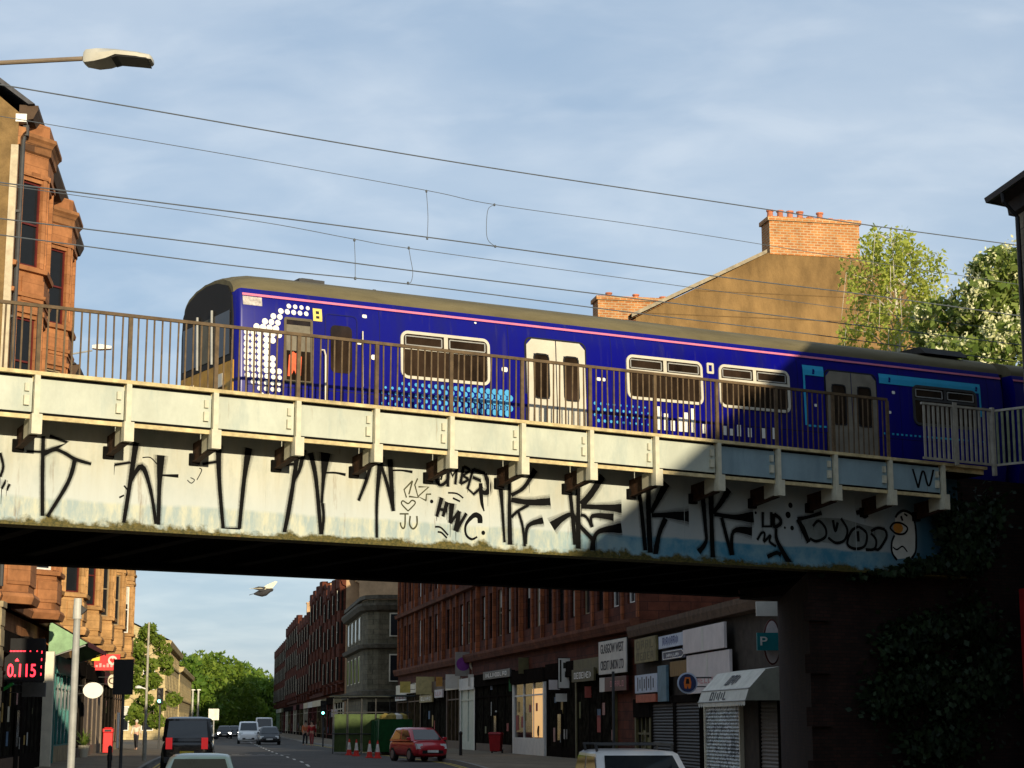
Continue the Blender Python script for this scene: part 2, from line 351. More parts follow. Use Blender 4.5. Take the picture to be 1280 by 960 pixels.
def fascia_paint(name, base, dirt):
    m, n, l, b = nodes(name); t = n.new('ShaderNodeTexCoord'); oi = n.new('ShaderNodeObjectInfo')
    ad = n.new('ShaderNodeVectorMath'); ad.operation = 'ADD'; l.new(t.outputs['Object'], ad.inputs[0]); sc = n.new('ShaderNodeVectorMath'); sc.operation = 'SCALE'; sc.inputs[0].default_value = (40, 0, 7); l.new(oi.outputs['Random'], sc.inputs['Scale']); l.new(sc.outputs[0], ad.inputs[1])
    def nz(scale, st_, lo, hi, mx_):
        mp = n.new('ShaderNodeMapping'); mp.inputs['Scale'].default_value = st_; l.new(ad.outputs[0], mp.inputs[0]); q = n.new('ShaderNodeTexNoise'); q.inputs['Scale'].default_value = scale; q.inputs['Detail'].default_value = 7; q.inputs['Roughness'].default_value = .7; l.new(mp.outputs[0], q.inputs['Vector'])
        r = n.new('ShaderNodeMapRange'); r.inputs['From Min'].default_value = lo; r.inputs['From Max'].default_value = hi; r.inputs['To Max'].default_value = mx_; l.new(q.outputs['Fac'], r.inputs['Value']); return r.outputs[0]
    def mx2(f, a, c):
        q = n.new('ShaderNodeMix'); q.data_type = 'RGBA'; l.new(f, q.inputs['Factor']); q.inputs['B'].default_value = c4(c)
        if isinstance(a, tuple): q.inputs['A'].default_value = c4(a)
        else: l.new(a, q.inputs['A'])
        return q.outputs['Result']
    c = mx2(nz(1.3, (1, 1, .6), .38, .62, 1), base, tuple(x * .82 for x in base)); c = mx2(nz(2.5, (1, 1, .25), .52, .72, .7), c, dirt); c = mx2(nz(6, (1, 1, .1), .62, .75, .8), c, (.20, .12, .04))
    l.new(c, b.inputs['Base Color']); b.inputs['Roughness'].default_value = .6; return m
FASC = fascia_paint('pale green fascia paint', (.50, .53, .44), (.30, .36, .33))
FASC_SHADE = fascia_paint('shaded fascia paint', (.26, .37, .41), (.15, .23, .26))  # shaded copy of the fascia paint, the shadow tint is in its colour
EDGE = mat('rusting cream edge', (.52, .42, .22), .7, .45, 3.5, .2)
BLOCKM = mat('cream bracket paint', (.55, .52, .39), .55, .16, 5)
RAILM = mat('brown railing paint', (.105, .07, .036), .7, .4, 6)
SOOT_SHADE = mat('soot and shade black', (.007, .0065, .006), .95, .4, spec=.05)  # black holds real soot and the shade under the bridge
BAL = mat('track ballast', (.09, .08, .07), .95, .5, 12, .5)
BO = BV * 12 + NV * 33.6
bridge = thing('railway_bridge', (BO.x, BO.y, 0), BANG, 'riveted steel railway bridge with cream graffiti covered girder spanning the street', 'bridge')
boff = (-12, -33.6, 0)
def bpart(mb, name, m, parent=None, **k):
    return mb.build(name, m, parent or bridge, off=boff if parent is None else (0, 0, 0), **k)
U0, U1 = -6.0, 30.3
mb = MB(); mb.box(U0, U1, 29.8, 29.84, 4.93, 7.1); 
mb.box(U0, U1, 29.58, 30.1, 4.84, 4.875); mb.box(U0, U1, 29.70, 29.797, 4.878, 4.9); mb.box(U0, U1, 29.782, 29.797, 4.903, 4.99)
for u in np.arange(U0 + .1, U1, .16): mb.lathe([(.02, 0), (.016, .01), (0, .016)], 5, (u, 29.65, 4.876))
for k in range(6):
    u = 4.1 + k * 4.62; mb.box(u, u + .012, 29.794, 29.8, 5.0, 6.5)
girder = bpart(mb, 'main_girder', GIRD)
mb = MB(); mb.box(U0, U1, 37.7, 37.8, 4.95, 7.2); mb.box(U0, U1, 37.45, 38.0, 4.9, 4.95); bpart(mb, 'far_girder', SOOT_SHADE)
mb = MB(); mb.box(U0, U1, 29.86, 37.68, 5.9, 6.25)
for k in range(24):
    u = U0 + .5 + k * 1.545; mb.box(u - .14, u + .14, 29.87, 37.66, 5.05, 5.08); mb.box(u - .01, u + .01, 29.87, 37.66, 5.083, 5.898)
bpart(mb, 'deck', SOOT_SHADE)
mb = MB(); mb.box(U0, U1, 30.0, 37.6, 6.253, 6.4); bpart(mb, 'ballast_bed', BAL)
mb = MB()
for d in (32.61 - .7175, 32.61 + .7175, 36.0 - .7175, 36.0 + .7175): mb.box(U0, U1, d - .035, d + .035, 6.401, 6.55)
bpart(mb, 'running_rails', RUSTY)
mb = MB(); mb.box(U0, U1, 29.0, 29.797, 7.08, 7.17); bpart(mb, 'walkway_floor', SOOT_SHADE)
mb = MB(); mb.box(U0, U1, 28.86, 29.0, 7.2, 7.262); mb.box(U0, U1, 28.975, 28.998, 7.1, 7.199); bpart(mb, 'walkway_edge', EDGE)
UN = [8.88 + 1.545 * n for n in range(-9, 14)]
fp = None; fp2 = None; bl = None
for n_, u in enumerate(UN):
    if n_ < len(UN) - 1:
        dark = u > 21.5  # panels past the shadow edge take the shaded copy of the paint
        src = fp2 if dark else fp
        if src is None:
            mb = MB(); mb.box(.055, 1.49, 28.945, 28.97, 6.60, 7.15, 0); mb.box(.055, 1.49, 28.974, 28.98, 6.53, 7.199, 1)  # dark backing strip stands in for shadow lines above and below the panel
            o = bpart(mb, 'fascia_panel', [FASC_SHADE if dark else FASC, SOOT_SHADE])
            mb = MB(); mb.box(.09, 1.455, 28.90, 28.972, 6.48, 6.55); mb.box(.09, 1.455, 28.983, 29.06, 6.53, 6.549); ch = mb.build('bottom_angle', EDGE, o)
            o.location.x = -12 + u
            if dark: fp2 = (o, ch)
            else: fp = (o, ch)
            fpan = o
        else:
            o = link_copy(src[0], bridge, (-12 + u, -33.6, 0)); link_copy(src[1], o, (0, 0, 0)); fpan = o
        last_panel = fpan
    if bl is None:
        mb = MB(); mb.box(-.045, .045, 28.855, 28.94, 6.56, 7.198, 0); mb.box(-.085, .085, 28.80, 28.95, 6.23, 6.557, 0)
        mb.prismx([(28.95, 6.25), (29.795, 6.12), (29.795, 6.44), (28.95, 6.53)], -.02, .02, 1); mb.prismx([(28.95, 6.235), (29.70, 6.12), (29.70, 6.10), (28.95, 6.21)], -.06, .06, 1)
        mb.box(-.09, .09, 29.72, 29.797, 6.06, 6.26, 2)
        mb.prismx([(28.952, 6.26), (29.30, 6.20), (29.30, 6.5), (28.952, 6.54)], -.06, .06, 0)
        o = bpart(mb, 'bracket', [BLOCKM, RUSTY, SOOT_SHADE]); mb = MB(); mb.box(-.19, -.12, 28.895, 28.943, 6.93, 7.06); mb.box(-.20, -.115, 28.885, 28.943, 6.70, 6.86); cl = mb.build('cleat', BLOCKM, o)
        bl = (o, cl); o.location.x = -12 + u
    else:
        o = link_copy(bl[0], bridge, (-12 + u, -33.6, 0)); link_copy(bl[1], o, (0, 0, 0))

# graffiti: flat paint on the girder web, traced as strokes in the plane of the web
SPRAY = mat('black spray paint', (.004, .004, .004), .8, .2, spec=.1); OLIVE = mat('thin dark marker', (.05, .05, .025), .7, .3)
FILL = mat('grey fill paint', (.20, .23, .22), .6, .25, 4); WFILL = mat('white spray paint', (.6, .6, .54), .6, .12); OFILL = mat('orange spray paint', (.62, .26, .04), .6, .12)
def overspray():
    m, n, l, b = nodes('black overspray'); b.inputs['Base Color'].default_value = (.006, .006, .006, 1); b.inputs['Roughness'].default_value = .9; b.inputs['Specular IOR Level'].default_value = .05
    t = n.new('ShaderNodeTexCoord'); q = n.new('ShaderNodeTexNoise'); q.inputs['Scale'].default_value = 30; l.new(t.outputs['Object'], q.inputs['Vector']); r = n.new('ShaderNodeMapRange'); r.inputs['To Min'].default_value = .05; r.inputs['To Max'].default_value = .30; l.new(q.outputs['Fac'], r.inputs['Value']); l.new(r.outputs[0], b.inputs['Alpha']); return m
OVERS = overspray()
def crom(pts, k=5):
    if len(pts) < 3: return pts
    p = [pts[0]] + list(pts) + [pts[-1]]; out = []
    for i in range(1, len(p) - 2):
        for j in range(k):
            t = j / k
            out.append(tuple(.5 * (2 * p[i][c] + (p[i + 1][c] - p[i - 1][c]) * t + (2 * p[i - 1][c] - 5 * p[i][c] + 4 * p[i + 1][c] - p[i + 2][c]) * t * t + (-p[i - 1][c] + 3 * p[i][c] - 3 * p[i + 1][c] + p[i + 2][c]) * t ** 3) for c in range(3)))
    return out + [tuple(pts[-1])]
LAY = [0]
HALO = None
def stroke(mb, pts, w, D=29.797, smooth=True, halo=True):
    ws = w if isinstance(w, (list, tuple)) else [w] * len(pts)
    q = [UZ(x, y, 29.8) + (ws[i] / 73 * (1.02 + .00055 * x),) for i, (x, y) in enumerate(pts)]
    if smooth: q = crom(q)
    LAY[0] += 1; d = D - .0003 * (LAY[0] % 7); n = len(q); L = []; Rr = []
    for i in range(n):
        a, b = q[max(0, i - 1)], q[min(n - 1, i + 1)]
        t = Vector((b[0] - a[0], b[1] - a[1])); t = t.normalized() if t.length else Vector((1, 0)); h = q[i][2] / 2 * rnd.uniform(.93, 1.07)
        L.append((q[i][0] - t.y * h, d, q[i][1] + t.x * h)); Rr.append((q[i][0] + t.y * h, d, q[i][1] - t.x * h))
    mb.loft([L, Rr], closed=False)
    if halo and min(ws) >= 2.4 and D > 29.796:   # overspray round the fat strokes, a run of paint from some
        for k_, dd in ((.45, 29.7985), (.95, 29.7988)):
            L2 = [(a[0] + (a[0] - b[0]) * k_ * .5, dd, a[2] + (a[2] - b[2]) * k_ * .5) for a, b in zip(L, Rr)]; R2 = [(b[0] + (b[0] - a[0]) * k_ * .5, dd, b[2] + (b[2] - a[2]) * k_ * .5) for a, b in zip(L, Rr)]
            mb.loft([L2, R2], 1, closed=False)
        if rnd.random() < .4:
            j = rnd.randrange(len(q)); x, z, h = q[j]; l = rnd.uniform(.08, .3)
            if z - l > 4.95: mb.face([(x - .007, d - .0002, z), (x + .007, d - .0002, z), (x + .003, d - .0002, z - l), (x - .003, d - .0002, z - l)])
def dot(mb, x, y, r, D=29.797, sx=1):
    u, z = UZ(x, y, 29.8); mb.disc((u, z), r / 70, D, 12, 0, sx)
def tagmesh(strokes, label, m=SPRAY, dots=()):
    mb = MB()
    for s in strokes: stroke(mb, *s)
    for d in dots: dot(mb, *d)
    return tag(mb.build('graffiti', [m, OVERS], girder), label)
tagmesh([([(54,545),(53,595),(53,645)],4.5),([(62,545),(84,553),(70,560),(54,566)],3.5,29.797,False),([(33,564),(54,565)],2.5),([(54,568),(68,562),(80,566),(94,574),(114,580)],[5,4,4,4,3]),([(94,573),(85,603),(59,646)],[5,4.5,4])], 'tall black graffiti letter like an R')
tagmesh([([(170,553),(163,600),(154,657)],[7,5,4]),([(163,602),(177,583),(188,612),(195,655)],[3,6,4,4]),([(201,569),(199,610),(198,656)],[9,5,4]),([(143,581),(163,578)],2.5),([(202,594),(223,595)],[2,4]),([(178,572),(188,572),(196,580)],1.2),([(155,607),(159,612)],2),([(149,622),(155,619)],2)], 'tall black graffiti letter like a W')
tagmesh([([(273,557),(274,600),(279,662)],[7,5,4]),([(278,662),(300,662)],[4,4]),([(311,560),(305,600),(299,661)],[8,5,4]),([(253,580),(272,577)],2.6),([(234,600),(239,604),(243,600),(238,597)],1,),([(246,600),(252,588),(249,585)],1)], 'tall black graffiti letter like a U')
tagmesh([([(0,566),(4,583),(0,596)],3),([(8,600),(2,611)],2.5),([(12,605),(8,613)],2.5)], 'end of a round black tag')
tagmesh([([(371.5,560),(369,587),(361,637),(355,667)],[8,5,5,4]),([(379.5,562),(375,585),(368,600)],[6,4,3]),([(352,581),(368,580)],3),([(388,566),(395,600),(401,668)],[6,4.5,4]),([(407,566),(404,600),(402,629)],[11,4.5,3]),([(403,629),(404.5,647),(402,668)],3.5),([(405,591),(419,591),(432,593.5)],[2,2.2,3])], 'tall black graffiti letters like a V and F')
tagmesh([([(465,572),(459,597),(448,626)],[5,4,3]),([(476,570),(471,625),(471,680)],[7,3.5,3]),([(475,578),(484,606),(491.6,639)],[3,4,3]),([(487.4,574),(489.5,609),(491.6,639)],[6,5,3]),([(490,588),(502,588),(515.5,590)],[2,2,3])], 'tall black graffiti letters ending in an N')
tagmesh([([(508,622),(505,612),(515.5,601)],1.8,29.797,False),([(515.5,601),(511,618)],1.8),([(522,598),(518.4,606),(522.6,622),(511,620.5)],1.8,29.797,False),([(523,608.5),(536,608.5),(522.6,620.5),(533,626)],1.8,29.797,False),([(532.4,624.7),(533,617.7),(538.8,617.7)],1.6,29.797,False)], 'small scratchy tag above the heart', OLIVE)
tagmesh([([(510,638.8),(502,630),(503.6,626),(510,629.5),(515,625.4),(519,629),(510,638.8)],1.5),([(499.4,642.3),(510.6,642.3)],1.5),([(506.4,643),(506,657),(503.6,660.5),(501,657),(500.5,653)],1.8),([(512.7,645),(512,655.6),(516.3,661),(521,655.6),(521,645)],1.9)], 'thin heart over the letters JU', OLIVE)
tagmesh([([(548,588),(545,598),(550,606.4),(558.5,601),(560.6,589.5)],3.2),([(560,582),(559.6,608.5)],3),([(561.3,584),(565.5,595),(571,584),(569,605.7)],2.8,29.797,False),([(579.5,583),(575.3,605)],3),([(579.5,583),(587,588),(579.5,594.5),(585,599.4),(575.3,605)],2.6),([(591.5,586),(584.5,610.6),(592,617.7),(603,608)],3,29.797,False),([(591.5,586.7),(606,592)],3.5),([(590.8,596.6),(601,601)],3),([(606,592),(611,608),(607.7,616),(599,613.4)],[4,5.5,5,4]),([(600.6,604),(602,627),(605,639)],[4.5,4,1.5]),([(553,592),(551,600)],2.2)], 'black lettering reading OMBER under the walkway')
tagmesh([([(552,622),(545.8,645.8)],[5,3.5]),([(559,627.5),(553.5,645.8)],[5,3]),([(548.6,636),(558.5,638.8)],2.8),([(564.8,629),(562.7,654)],[6,4]),([(562.7,654),(574,638.8)],3),([(574,638.8),(569.7,664)],[4,6]),([(569.7,664),(583,641.6)],[4,3]),([(600,654),(599,645.8),(592,644.4),(582.4,655.6),(582.4,668),(589.4,674),(596.4,671)],[6,6,5,3,2.6,2.6,2]),([(560,616),(571,617),(579,622.6)],1.8),([(566,622.6),(575,626.8)],2),([(543.7,658.5),(551,659.5),(560,669)],2),([(547,664.8),(552,666),(558.5,672.5)],2)], 'black lettering reading HWC', SPRAY, [(539.5,626.8,2.6),(604,666,3)])
tagmesh([([(624,595),(627,625),(630.5,678)],[7,4,2.6]),([(637.5,585),(636.7,632),(637.5,681)],[3,4,5.5]),([(669,587),(655,609),(639,619)],[6,4,4]),([(639,624.7),(662.5,628),(688,627)],[5,6,8]),([(661,631),(647,639),(639,646.6)],3),([(647.6,639),(653,657.5),(656,683)],3),([(657,680),(660,657.5),(679,650.5)],[3,4,6.5])], 'tall black graffiti letter K with thin strokes')
tagmesh([([(711,603),(715,639),(718.7,681)],4.6),([(722.7,590),(722.7,632),(722.7,686)],[6,5,6]),([(753,595),(739,617),(726.5,631)],7),([(726.5,633),(750,634),(777,635.6)],[5,5,9]),([(725.8,643.4),(733,646.6),(740,659)],3),([(740,659),(740.6,645),(767,646.6)],[3,4,7.5]),([(690,658),(703,648),(715.6,643.4),(725,657.5),(740.6,674)],[10,6,4,4,5]),([(740.6,690),(742,674.7),(750,663.7),(777,660)],[7,5,5,10])], 'widest black graffiti letter K with extra crossing arms')
tagmesh([([(797,606),(801,631.6),(806.6,688)],4.6),([(810.5,600),(810.5,642.5),(812.8,691)],6),([(833,604),(822,625),(813.6,641)],[9,6,4]),([(815,644),(836,644),(861,645.6)],[4,6,11]),([(832,648),(823.8,667.5),(819,694)],[6,5,6])], 'thick black graffiti letter on the edge of the shadow')
tagmesh([([(878,618),(881.6,658),(882.3,677),(873,690)],[6,4,4,6]),([(888.6,615),(889.4,658),(891,697)],[7,5,6]),([(911,612),(900,630),(891,641)],[7,5,4]),([(892.5,642.5),(917.5,646.4),(942,646.4)],[4,5,11]),([(902,647),(908,670.6),(914.4,694)],4),([(915,694),(916.7,664.4),(940,664.4)],[5,4,9])], 'thick black graffiti letter K in shadow')
tagmesh([([(953.4,640),(953.4,658),(964,658),(964,640)],3,29.797,False),([(967.5,642.5),(975,648.8),(975,655),(967.5,658),(967,642)],3.6),([(946.4,675),(952,666),(955.8,667.5),(955,677),(962.8,669),(962,677),(970,683)],2.4),([(970,661),(970.6,673.8),(978,689),(988,706)],[3,4,5,7]),([(959,696),(970.6,691),(976,694)],4)], 'small black tag with dripping tail', SPRAY, [(985,643.6,5),(988,631.6,4.2),(990,660,3.6),(981,659.6,2),(941,631.6,3),(944.5,641,2.2)])
mb = MB(); mb.face([(u, 29.7975, z) for u, z in (UZ(x, y, 29.8) for x, y in ((999,651),(1026,647),(1052,648),(1080,656),(1106,662),(1107,676),(1094,687),(1070,687),(1056,679),(1043,680),(1022,677),(1010,672)))]); tag(mb.build('graffiti', FILL, girder), 'grey fill of the bubble letters')
tagmesh([([(996.6,649),(1003,660),(1011,678)],[4,6,5]),([(996.6,649),(1012,645.8),(1027,641)],[4,3,4]),([(1016,657.8),(1023,651),(1031.6,660),(1031.6,671),(1020.6,676.4),(1012,673)],2.8),([(1041,650),(1044,664),(1047,653)],3),([(1051,648),(1059,662),(1055.6,675),(1044.7,678.6),(1035,672)],2.8),([(1073,658),(1083,666.6),(1081,682),(1069,686),(1059,679.7),(1064,664),(1073,658)],2.8),([(1072,664),(1073,677)],3.4),([(1088.5,666.6),(1095,675),(1093,686),(1082,687)],2.8),([(1106,662),(1108,671),(1099,686),(1093,686)],2.8),([(1088.5,664),(1097,660),(1106,662)],2.8),([(1070,641),(1079,639),(1081,648)],4)], 'outlined black bubble letters')
mb = MB(); mb.face([(u, 29.7972, z) for u, z in (UZ(x, y, 29.8) for x, y in ((1130,639),(1140,644.7),(1144,662),(1144,688),(1138.8,697),(1121,699),(1115,690.6),(1114.7,677.5),(1118,668.8),(1119,647)))]); tag(mb.build('graffiti', WFILL, girder), 'white painted bird shape')
mb = MB(); dot(mb, 1122.5, 660, 8, 29.7955, 1.3); tag(mb.build('graffiti', OFILL, girder), 'orange painted bill')
tagmesh([([(1119,647),(1123,641),(1130,638.5),(1140,644),(1144.5,662),(1144.5,688),(1139,698)],2.4,29.7945),([(1118,669),(1114.5,678),(1115,691),(1121,700)],2.4,29.7945),([(1112,660),(1117,654),(1126,654),(1134,660),(1130,667),(1120,667),(1112,660)],2,29.7945),([(1116,684),(1121,687),(1128,683),(1134,690)],1.6,29.7945),([(1126,645),(1128,651)],2.5,29.7945),([(1130,642),(1134,645)],2,29.7945)], 'black outline of the painted bird')
mb = MB()
for s in ([(1141,586),(1148,610)], [(1148,610),(1154,588),(1161,608),(1167,587)], [(1186,588),(1173,591),(1180,600),(1171,609)]):
    q = [UZ(x, y, 28.94) for x, y in s]; q = crom([(a, b, 0) for a, b in q])
    mb.loft([[(a - u_, 28.9435 if k == 0 else 28.9435, b) for a, b, _ in q] for k, u_ in ((0, UN[-2] - .03), (1, UN[-2] + .03))], closed=False)
tag(mb.build('graffiti', SPRAY, last_panel), 'black tag on the last fascia panel')

# railing along the walkway
def tl(u): return 8.38 + .009 * (u - 8.88)
RO = BV * 12 + NV * 28.95
rail = thing('bridge_railing', (RO.x, RO.y, 7.26), BANG, 'rusty brown steel railing of thin upright bars along the bridge walkway', 'railing'); roff = (-12, -28.95, -7.26)
mb = MB()
RU = [u for u in UN if u < 28.2]
for a, b in zip(RU, RU[1:]): mb.prism([(a, tl(a) - .055), (b, tl(b) - .055), (b, tl(b)), (a, tl(a))], 28.895, 28.945)
mb.build('handrail', RAILM, rail, off=roff)
for n_, u in enumerate(RU):
    mb = MB(); mb.box(u - .035, u + .035, 28.897, 28.943, 7.262, tl(u) - .058); mb.build('post', RAILM, rail, off=roff)
    if n_ < len(RU) - 1:
        mb = MB()
        for k in range(1, 11):
            x = u + k * 1.545 / 11; j = rnd.uniform(-.009, .009) if rnd.random() < .85 else rnd.uniform(-.035, .035); mb.prism([(x - .014, 7.262), (x + .014, 7.262), (x + .014 + j, tl(x) - .057), (x - .014 + j, tl(x) - .057)], 28.912, 28.926)
        mb.build('baluster_panel', RAILM, rail, off=roff)
GRL = mat('grey railing paint', (.30, .28, .23), .6, .3, 4); GRN = mat('greenish railing paint', (.16, .18, .11), .7, .35, 5)
u0, u1 = UZ(1152, 540, 28.8)[0], UZ(1238, 540, 28.8)[0]
gr = thing('end_railing', (BV * u0 + NV * 28.78 + Vector((0, 0, 7.26))), BANG, 'pale grey railing of broad flat bars at the right end of the bridge', 'railing')
def bars(L, n, z0, z1, sl, w=.028):
    mb = MB(); mb.prism([(0, z1 - .05), (L, z1 - .05 + sl), (L, z1 + sl), (0, z1)], -.03, .03); mb.prism([(0, z0), (L, z0), (L, z0 + .05), (0, z0 + .05)], -.02, .02)
    a = mb
    mb = MB()
    for k in range(n):
        x = L * (k + .5) / n; mb.prism([(x - w, z0 + .052), (x + w, z0 + .052), (x + w, z1 - .052 + sl * x / L), (x - w, z1 - .052 + sl * x / L)], -.012, .012)
    return a, mb
L = u1 - u0; a, b_ = bars(L, 15, .02, 1.27, .03); a.build('rails', GRL, gr); b_.build('baluster_panel', GRL, gr)
mb = MB(); x = UZ(1192, 540, 28.8)[0] - u0; mb.box(x - .06, x + .06, -.05, -.032, -.05, 1.34); mb.build('post', GRL, gr); 
mb = MB(); mb.box(L + .002, L + .08, -.05, .03, -.2, 1.33); mb.build('post', GRL, gr)
p1 = BV * (u1 + .12) + NV * 28.78
rt = thing('return_railing', (p1.x, p1.y, 7.26), R(-42), 'mossy railing turning away from the bridge end to the dark tenement', 'railing')
a, b_ = bars(1.55, 12, .02, 1.29, .0); a.build('rails', GRL, rt); b_.build('baluster_panel', GRN, rt)

# abutments
BRK = blocks('shade dark abutment brick', (.032, .015, .011), (.02, .011, .009), (.012, .01, .008), .23, .075, .008, .5)  # brick colour kept near black to hold the shade that lies on it
q1 = UZ(1012, 800, 30.0)[0]; far = Vector((7.0, 48.8, 0)); fu, fD = far.dot(BV), far.dot(NV)
mb = MB()
mb.prismz([(q1, 30.0), (45, 30.0), (45, fD), (fu, fD)], -1, 4.83); mb.prismz([(30.35, 30.02), (45, 30.02), (45, fD - .05), (30.35, fD - .05)], 4.832, 7.18)
for k in range(5): mb.box(q1 - .06 + .002 * k, q1 + .5, 29.9 - .002 * k, 30.1, -.6 + k * 1.1, -.2 + k * 1.1)
tag(mb.build('brick_abutment', BRK, rotz=BANG), 'dark ivy clad brick abutment carrying the railway bridge beside the shop row', 'abutment')
mb = MB(); mb.box(-14, -5.8, 29.9, 38, -1, 4.83); mb.box(-14, -6.02, 29.9, 38, 4.832, 7.1)
tag(mb.build('stone_abutment', LEAD, rotz=BANG), 'sooty stone abutment under the left end of the railway bridge', 'abutment')
# ------------------------------------------------------------------ the train (local: x from the cab end, y across with the near side at -1.41, z from the pink line)
def train_paint():
    m, n, l, b = nodes('train blue paint'); t = n.new('ShaderNodeTexCoord')
    def nz(scale, st_, lo, hi, k):
        mp = n.new('ShaderNodeMapping'); mp.inputs['Scale'].default_value = st_; l.new(t.outputs['Object'], mp.inputs[0]); q = n.new('ShaderNodeTexNoise'); q.inputs['Scale'].default_value = scale; q.inputs['Detail'].default_value = 6; l.new(mp.outputs[0], q.inputs['Vector'])
        r = n.new('ShaderNodeMapRange'); r.inputs['From Min'].default_value = lo; r.inputs['From Max'].default_value = hi; r.inputs['To Max'].default_value = k; l.new(q.outputs['Fac'], r.inputs['Value']); return r.outputs[0]
    x = n.new('ShaderNodeMix'); x.data_type = 'RGBA'; x.inputs['A'].default_value = (.001, .001, .175, 1); x.inputs['B'].default_value = (.006, .006, .10, 1); l.new(nz(2.2, (1, 1, .25), .45, .75, .8), x.inputs['Factor'])
    y = n.new('ShaderNodeMix'); y.data_type = 'RGBA'; l.new(x.outputs['Result'], y.inputs['A']); y.inputs['B'].default_value = (.05, .045, .06, 1); l.new(nz(9, (1, 1, .06), .58, .8, .35), y.inputs['Factor'])
    l.new(y.outputs['Result'], b.inputs['Base Color']); b.inputs['Roughness'].default_value = .32; b.inputs['Specular IOR Level'].default_value = .3; return m
TB = train_paint()
TR = mat('dusty train roof', (.12, .10, .052), .8, .25, 2.5, .15, stretch=(.3, 2, 1))
PINK = mat('pink stripe', (.62, .18, .28), .4, .1); CYAN = mat('cyan stripe', (.03, .36, .60), .4, .1); TYEL = mat('dirty yellow warning panel', (.38, .20, .015), .5, .3, 3)
TCREAM = mat('train door cream', (.55, .51, .41), .4, .1, 3); TDOT = mat('white train dots', (.8, .78, .70), .4, .05); BDOT = mat('light blue train dots', (.07, .34, .62), .4, .1); UNDER = mat('train underframe', (.03, .028, .025), .85, .4)
TGLASS = mat('reflection tinted train glass', (.022, .014, .009), .08, .95, 1.1, spec=.3, stretch=(1, 1, .5))  # brown patches are reflections of buildings painted into the glass colour
tp = BV * 13.4 + NV * 32.62
train = thing('train', (tp.x, tp.y, 9.585), 0, 'dark blue electric train with white spots on its cab end crossing the bridge', 'train')
train.rotation_euler = (0, -.0175, BANG)
side = [(-1.33, -2.55), (-1.40, -2.2), (-1.412, -1.6), (-1.392, -.3), (-1.345, 0), (-1.31, .13)]
rooft = [(-1.31, .13)]
for k in range(1, 24):
    a = math.pi * k / 24; y = -1.31 * math.cos(a); rooft.append((y, .13 + .46 * math.sin(a) ** .85 + (.012 if k % 3 == 1 and 3 < k < 21 else 0)))
rooft.append((1.31, .13))
full = side + [(-y, z) for y, z in side[::-1]]
def sec(pr, x, k=1, dz=0): return [(x, y * k, (z + 1) * k - 1 + dz) for y, z in pr]
def coach(x0, x1, cab):
    mb = MB()
    rings = [sec(full, x0 - .1, .93), sec(full, x0 - .04, .985), sec(full, x0 + .02)] if cab else [sec(full, x0)]
    mb.loft(rings + [sec(full, x0 + 1.5), sec(full, x1)]); b = mb.build('body', TB, train, smooth=True)
    mb = MB(); ro = []
    if cab:
        for x, k in ((x0 - .1, .86), (x0 + .05, .90), (x0 + .35, .96), (x0 + .8, .99), (x0 + 1.3, 1)): ro.append([(x, y * (.93 if k < .88 else .985 if k < .93 else 1), .13 + (z - .13) * k - (.07 if k < .88 else .03 if k < .93 else 0)) for y, z in rooft])
    else: ro.append([(x0, y, z) for y, z in rooft])
    ro.append([(x1, y, z) for y, z in rooft])
    mb.loft(ro); mb.build('roof', TR, train, smooth=True)
    mb = MB(); mb.box(x0 + 1, x1 - 1, -1.2, 1.2, -2.85, -2.56)
    for cx in (x0 + 3, x1 - 3):
        mb.box(cx - 1.6, cx + 1.6, -1.15, -1.02, -2.8, -2.5); mb.box(cx - 1.6, cx + 1.6, 1.02, 1.15, -2.8, -2.5)
    mb.build('underframe', UNDER, train)
    for cx in (x0 + 3, x1 - 3):
        for dx_ in (-1.1, 1.1):
            mb = MB()
            for yy in (-.76, .72): mb.prism([(cx + dx_ + .4 * math.cos(2 * math.pi * k / 20), -2.62 + .4 * math.sin(2 * math.pi * k / 20)) for k in range(20)], yy - .03, yy + .06)
            mb.build('wheelset', RUSTY, train)
    return b
coach(0, 20, True); coach(20.45, 40, False)
mb = MB(); mb.box(20.003, 20.447, -1.0, 1.0, -2.2, .2); mb.build('gangway', BLACK, train)
mb = MB(); mb.prismx([(-1.356, -.016), (-1.344, .03), (-1.365, .03), (-1.372, -.016)], .02, 20); mb.build('stripe', PINK, train)
mb = MB(); mb.prismx([(-1.356, -.016), (-1.344, .03), (-1.365, .03), (-1.372, -.016)], 20.46, 40); mb.build('stripe', PINK, train)
def sy(z): # skin of the near side
    pr = side
    for (a, za), (b, zb) in zip(pr, pr[1:]):
        if za <= z <= zb: return a + (b - a) * (z - za) / (zb - za)
    return -1.33
def rrect(x0, x1, z0, z1, r, n=5):
    o = []
    for cx, cz, a0 in ((x1 - r, z1 - r, 0), (x0 + r, z1 - r, 90), (x0 + r, z0 + r, 180), (x1 - r, z0 + r, 270)):
        for k in range(n + 1): a = R(a0 + 90 * k / n); o.append((cx + r * math.cos(a), cz + r * math.sin(a)))
    return o
def ring(mb, x0, x1, z0, z1, t, r, d=.03, m=0, n=5):
    o = rrect(x0, x1, z0, z1, r, n); i = rrect(x0 + t, x1 - t, z0 + t, z1 - t, max(.01, r - t), n)
    mb.loft([[(x, sy(z) + .002, z) for x, z in o], [(x, sy(z) - d, z) for x, z in o], [(x, sy(z) - d, z) for x, z in i], [(x, sy(z) + .002, z) for x, z in i]], m, caps=False)
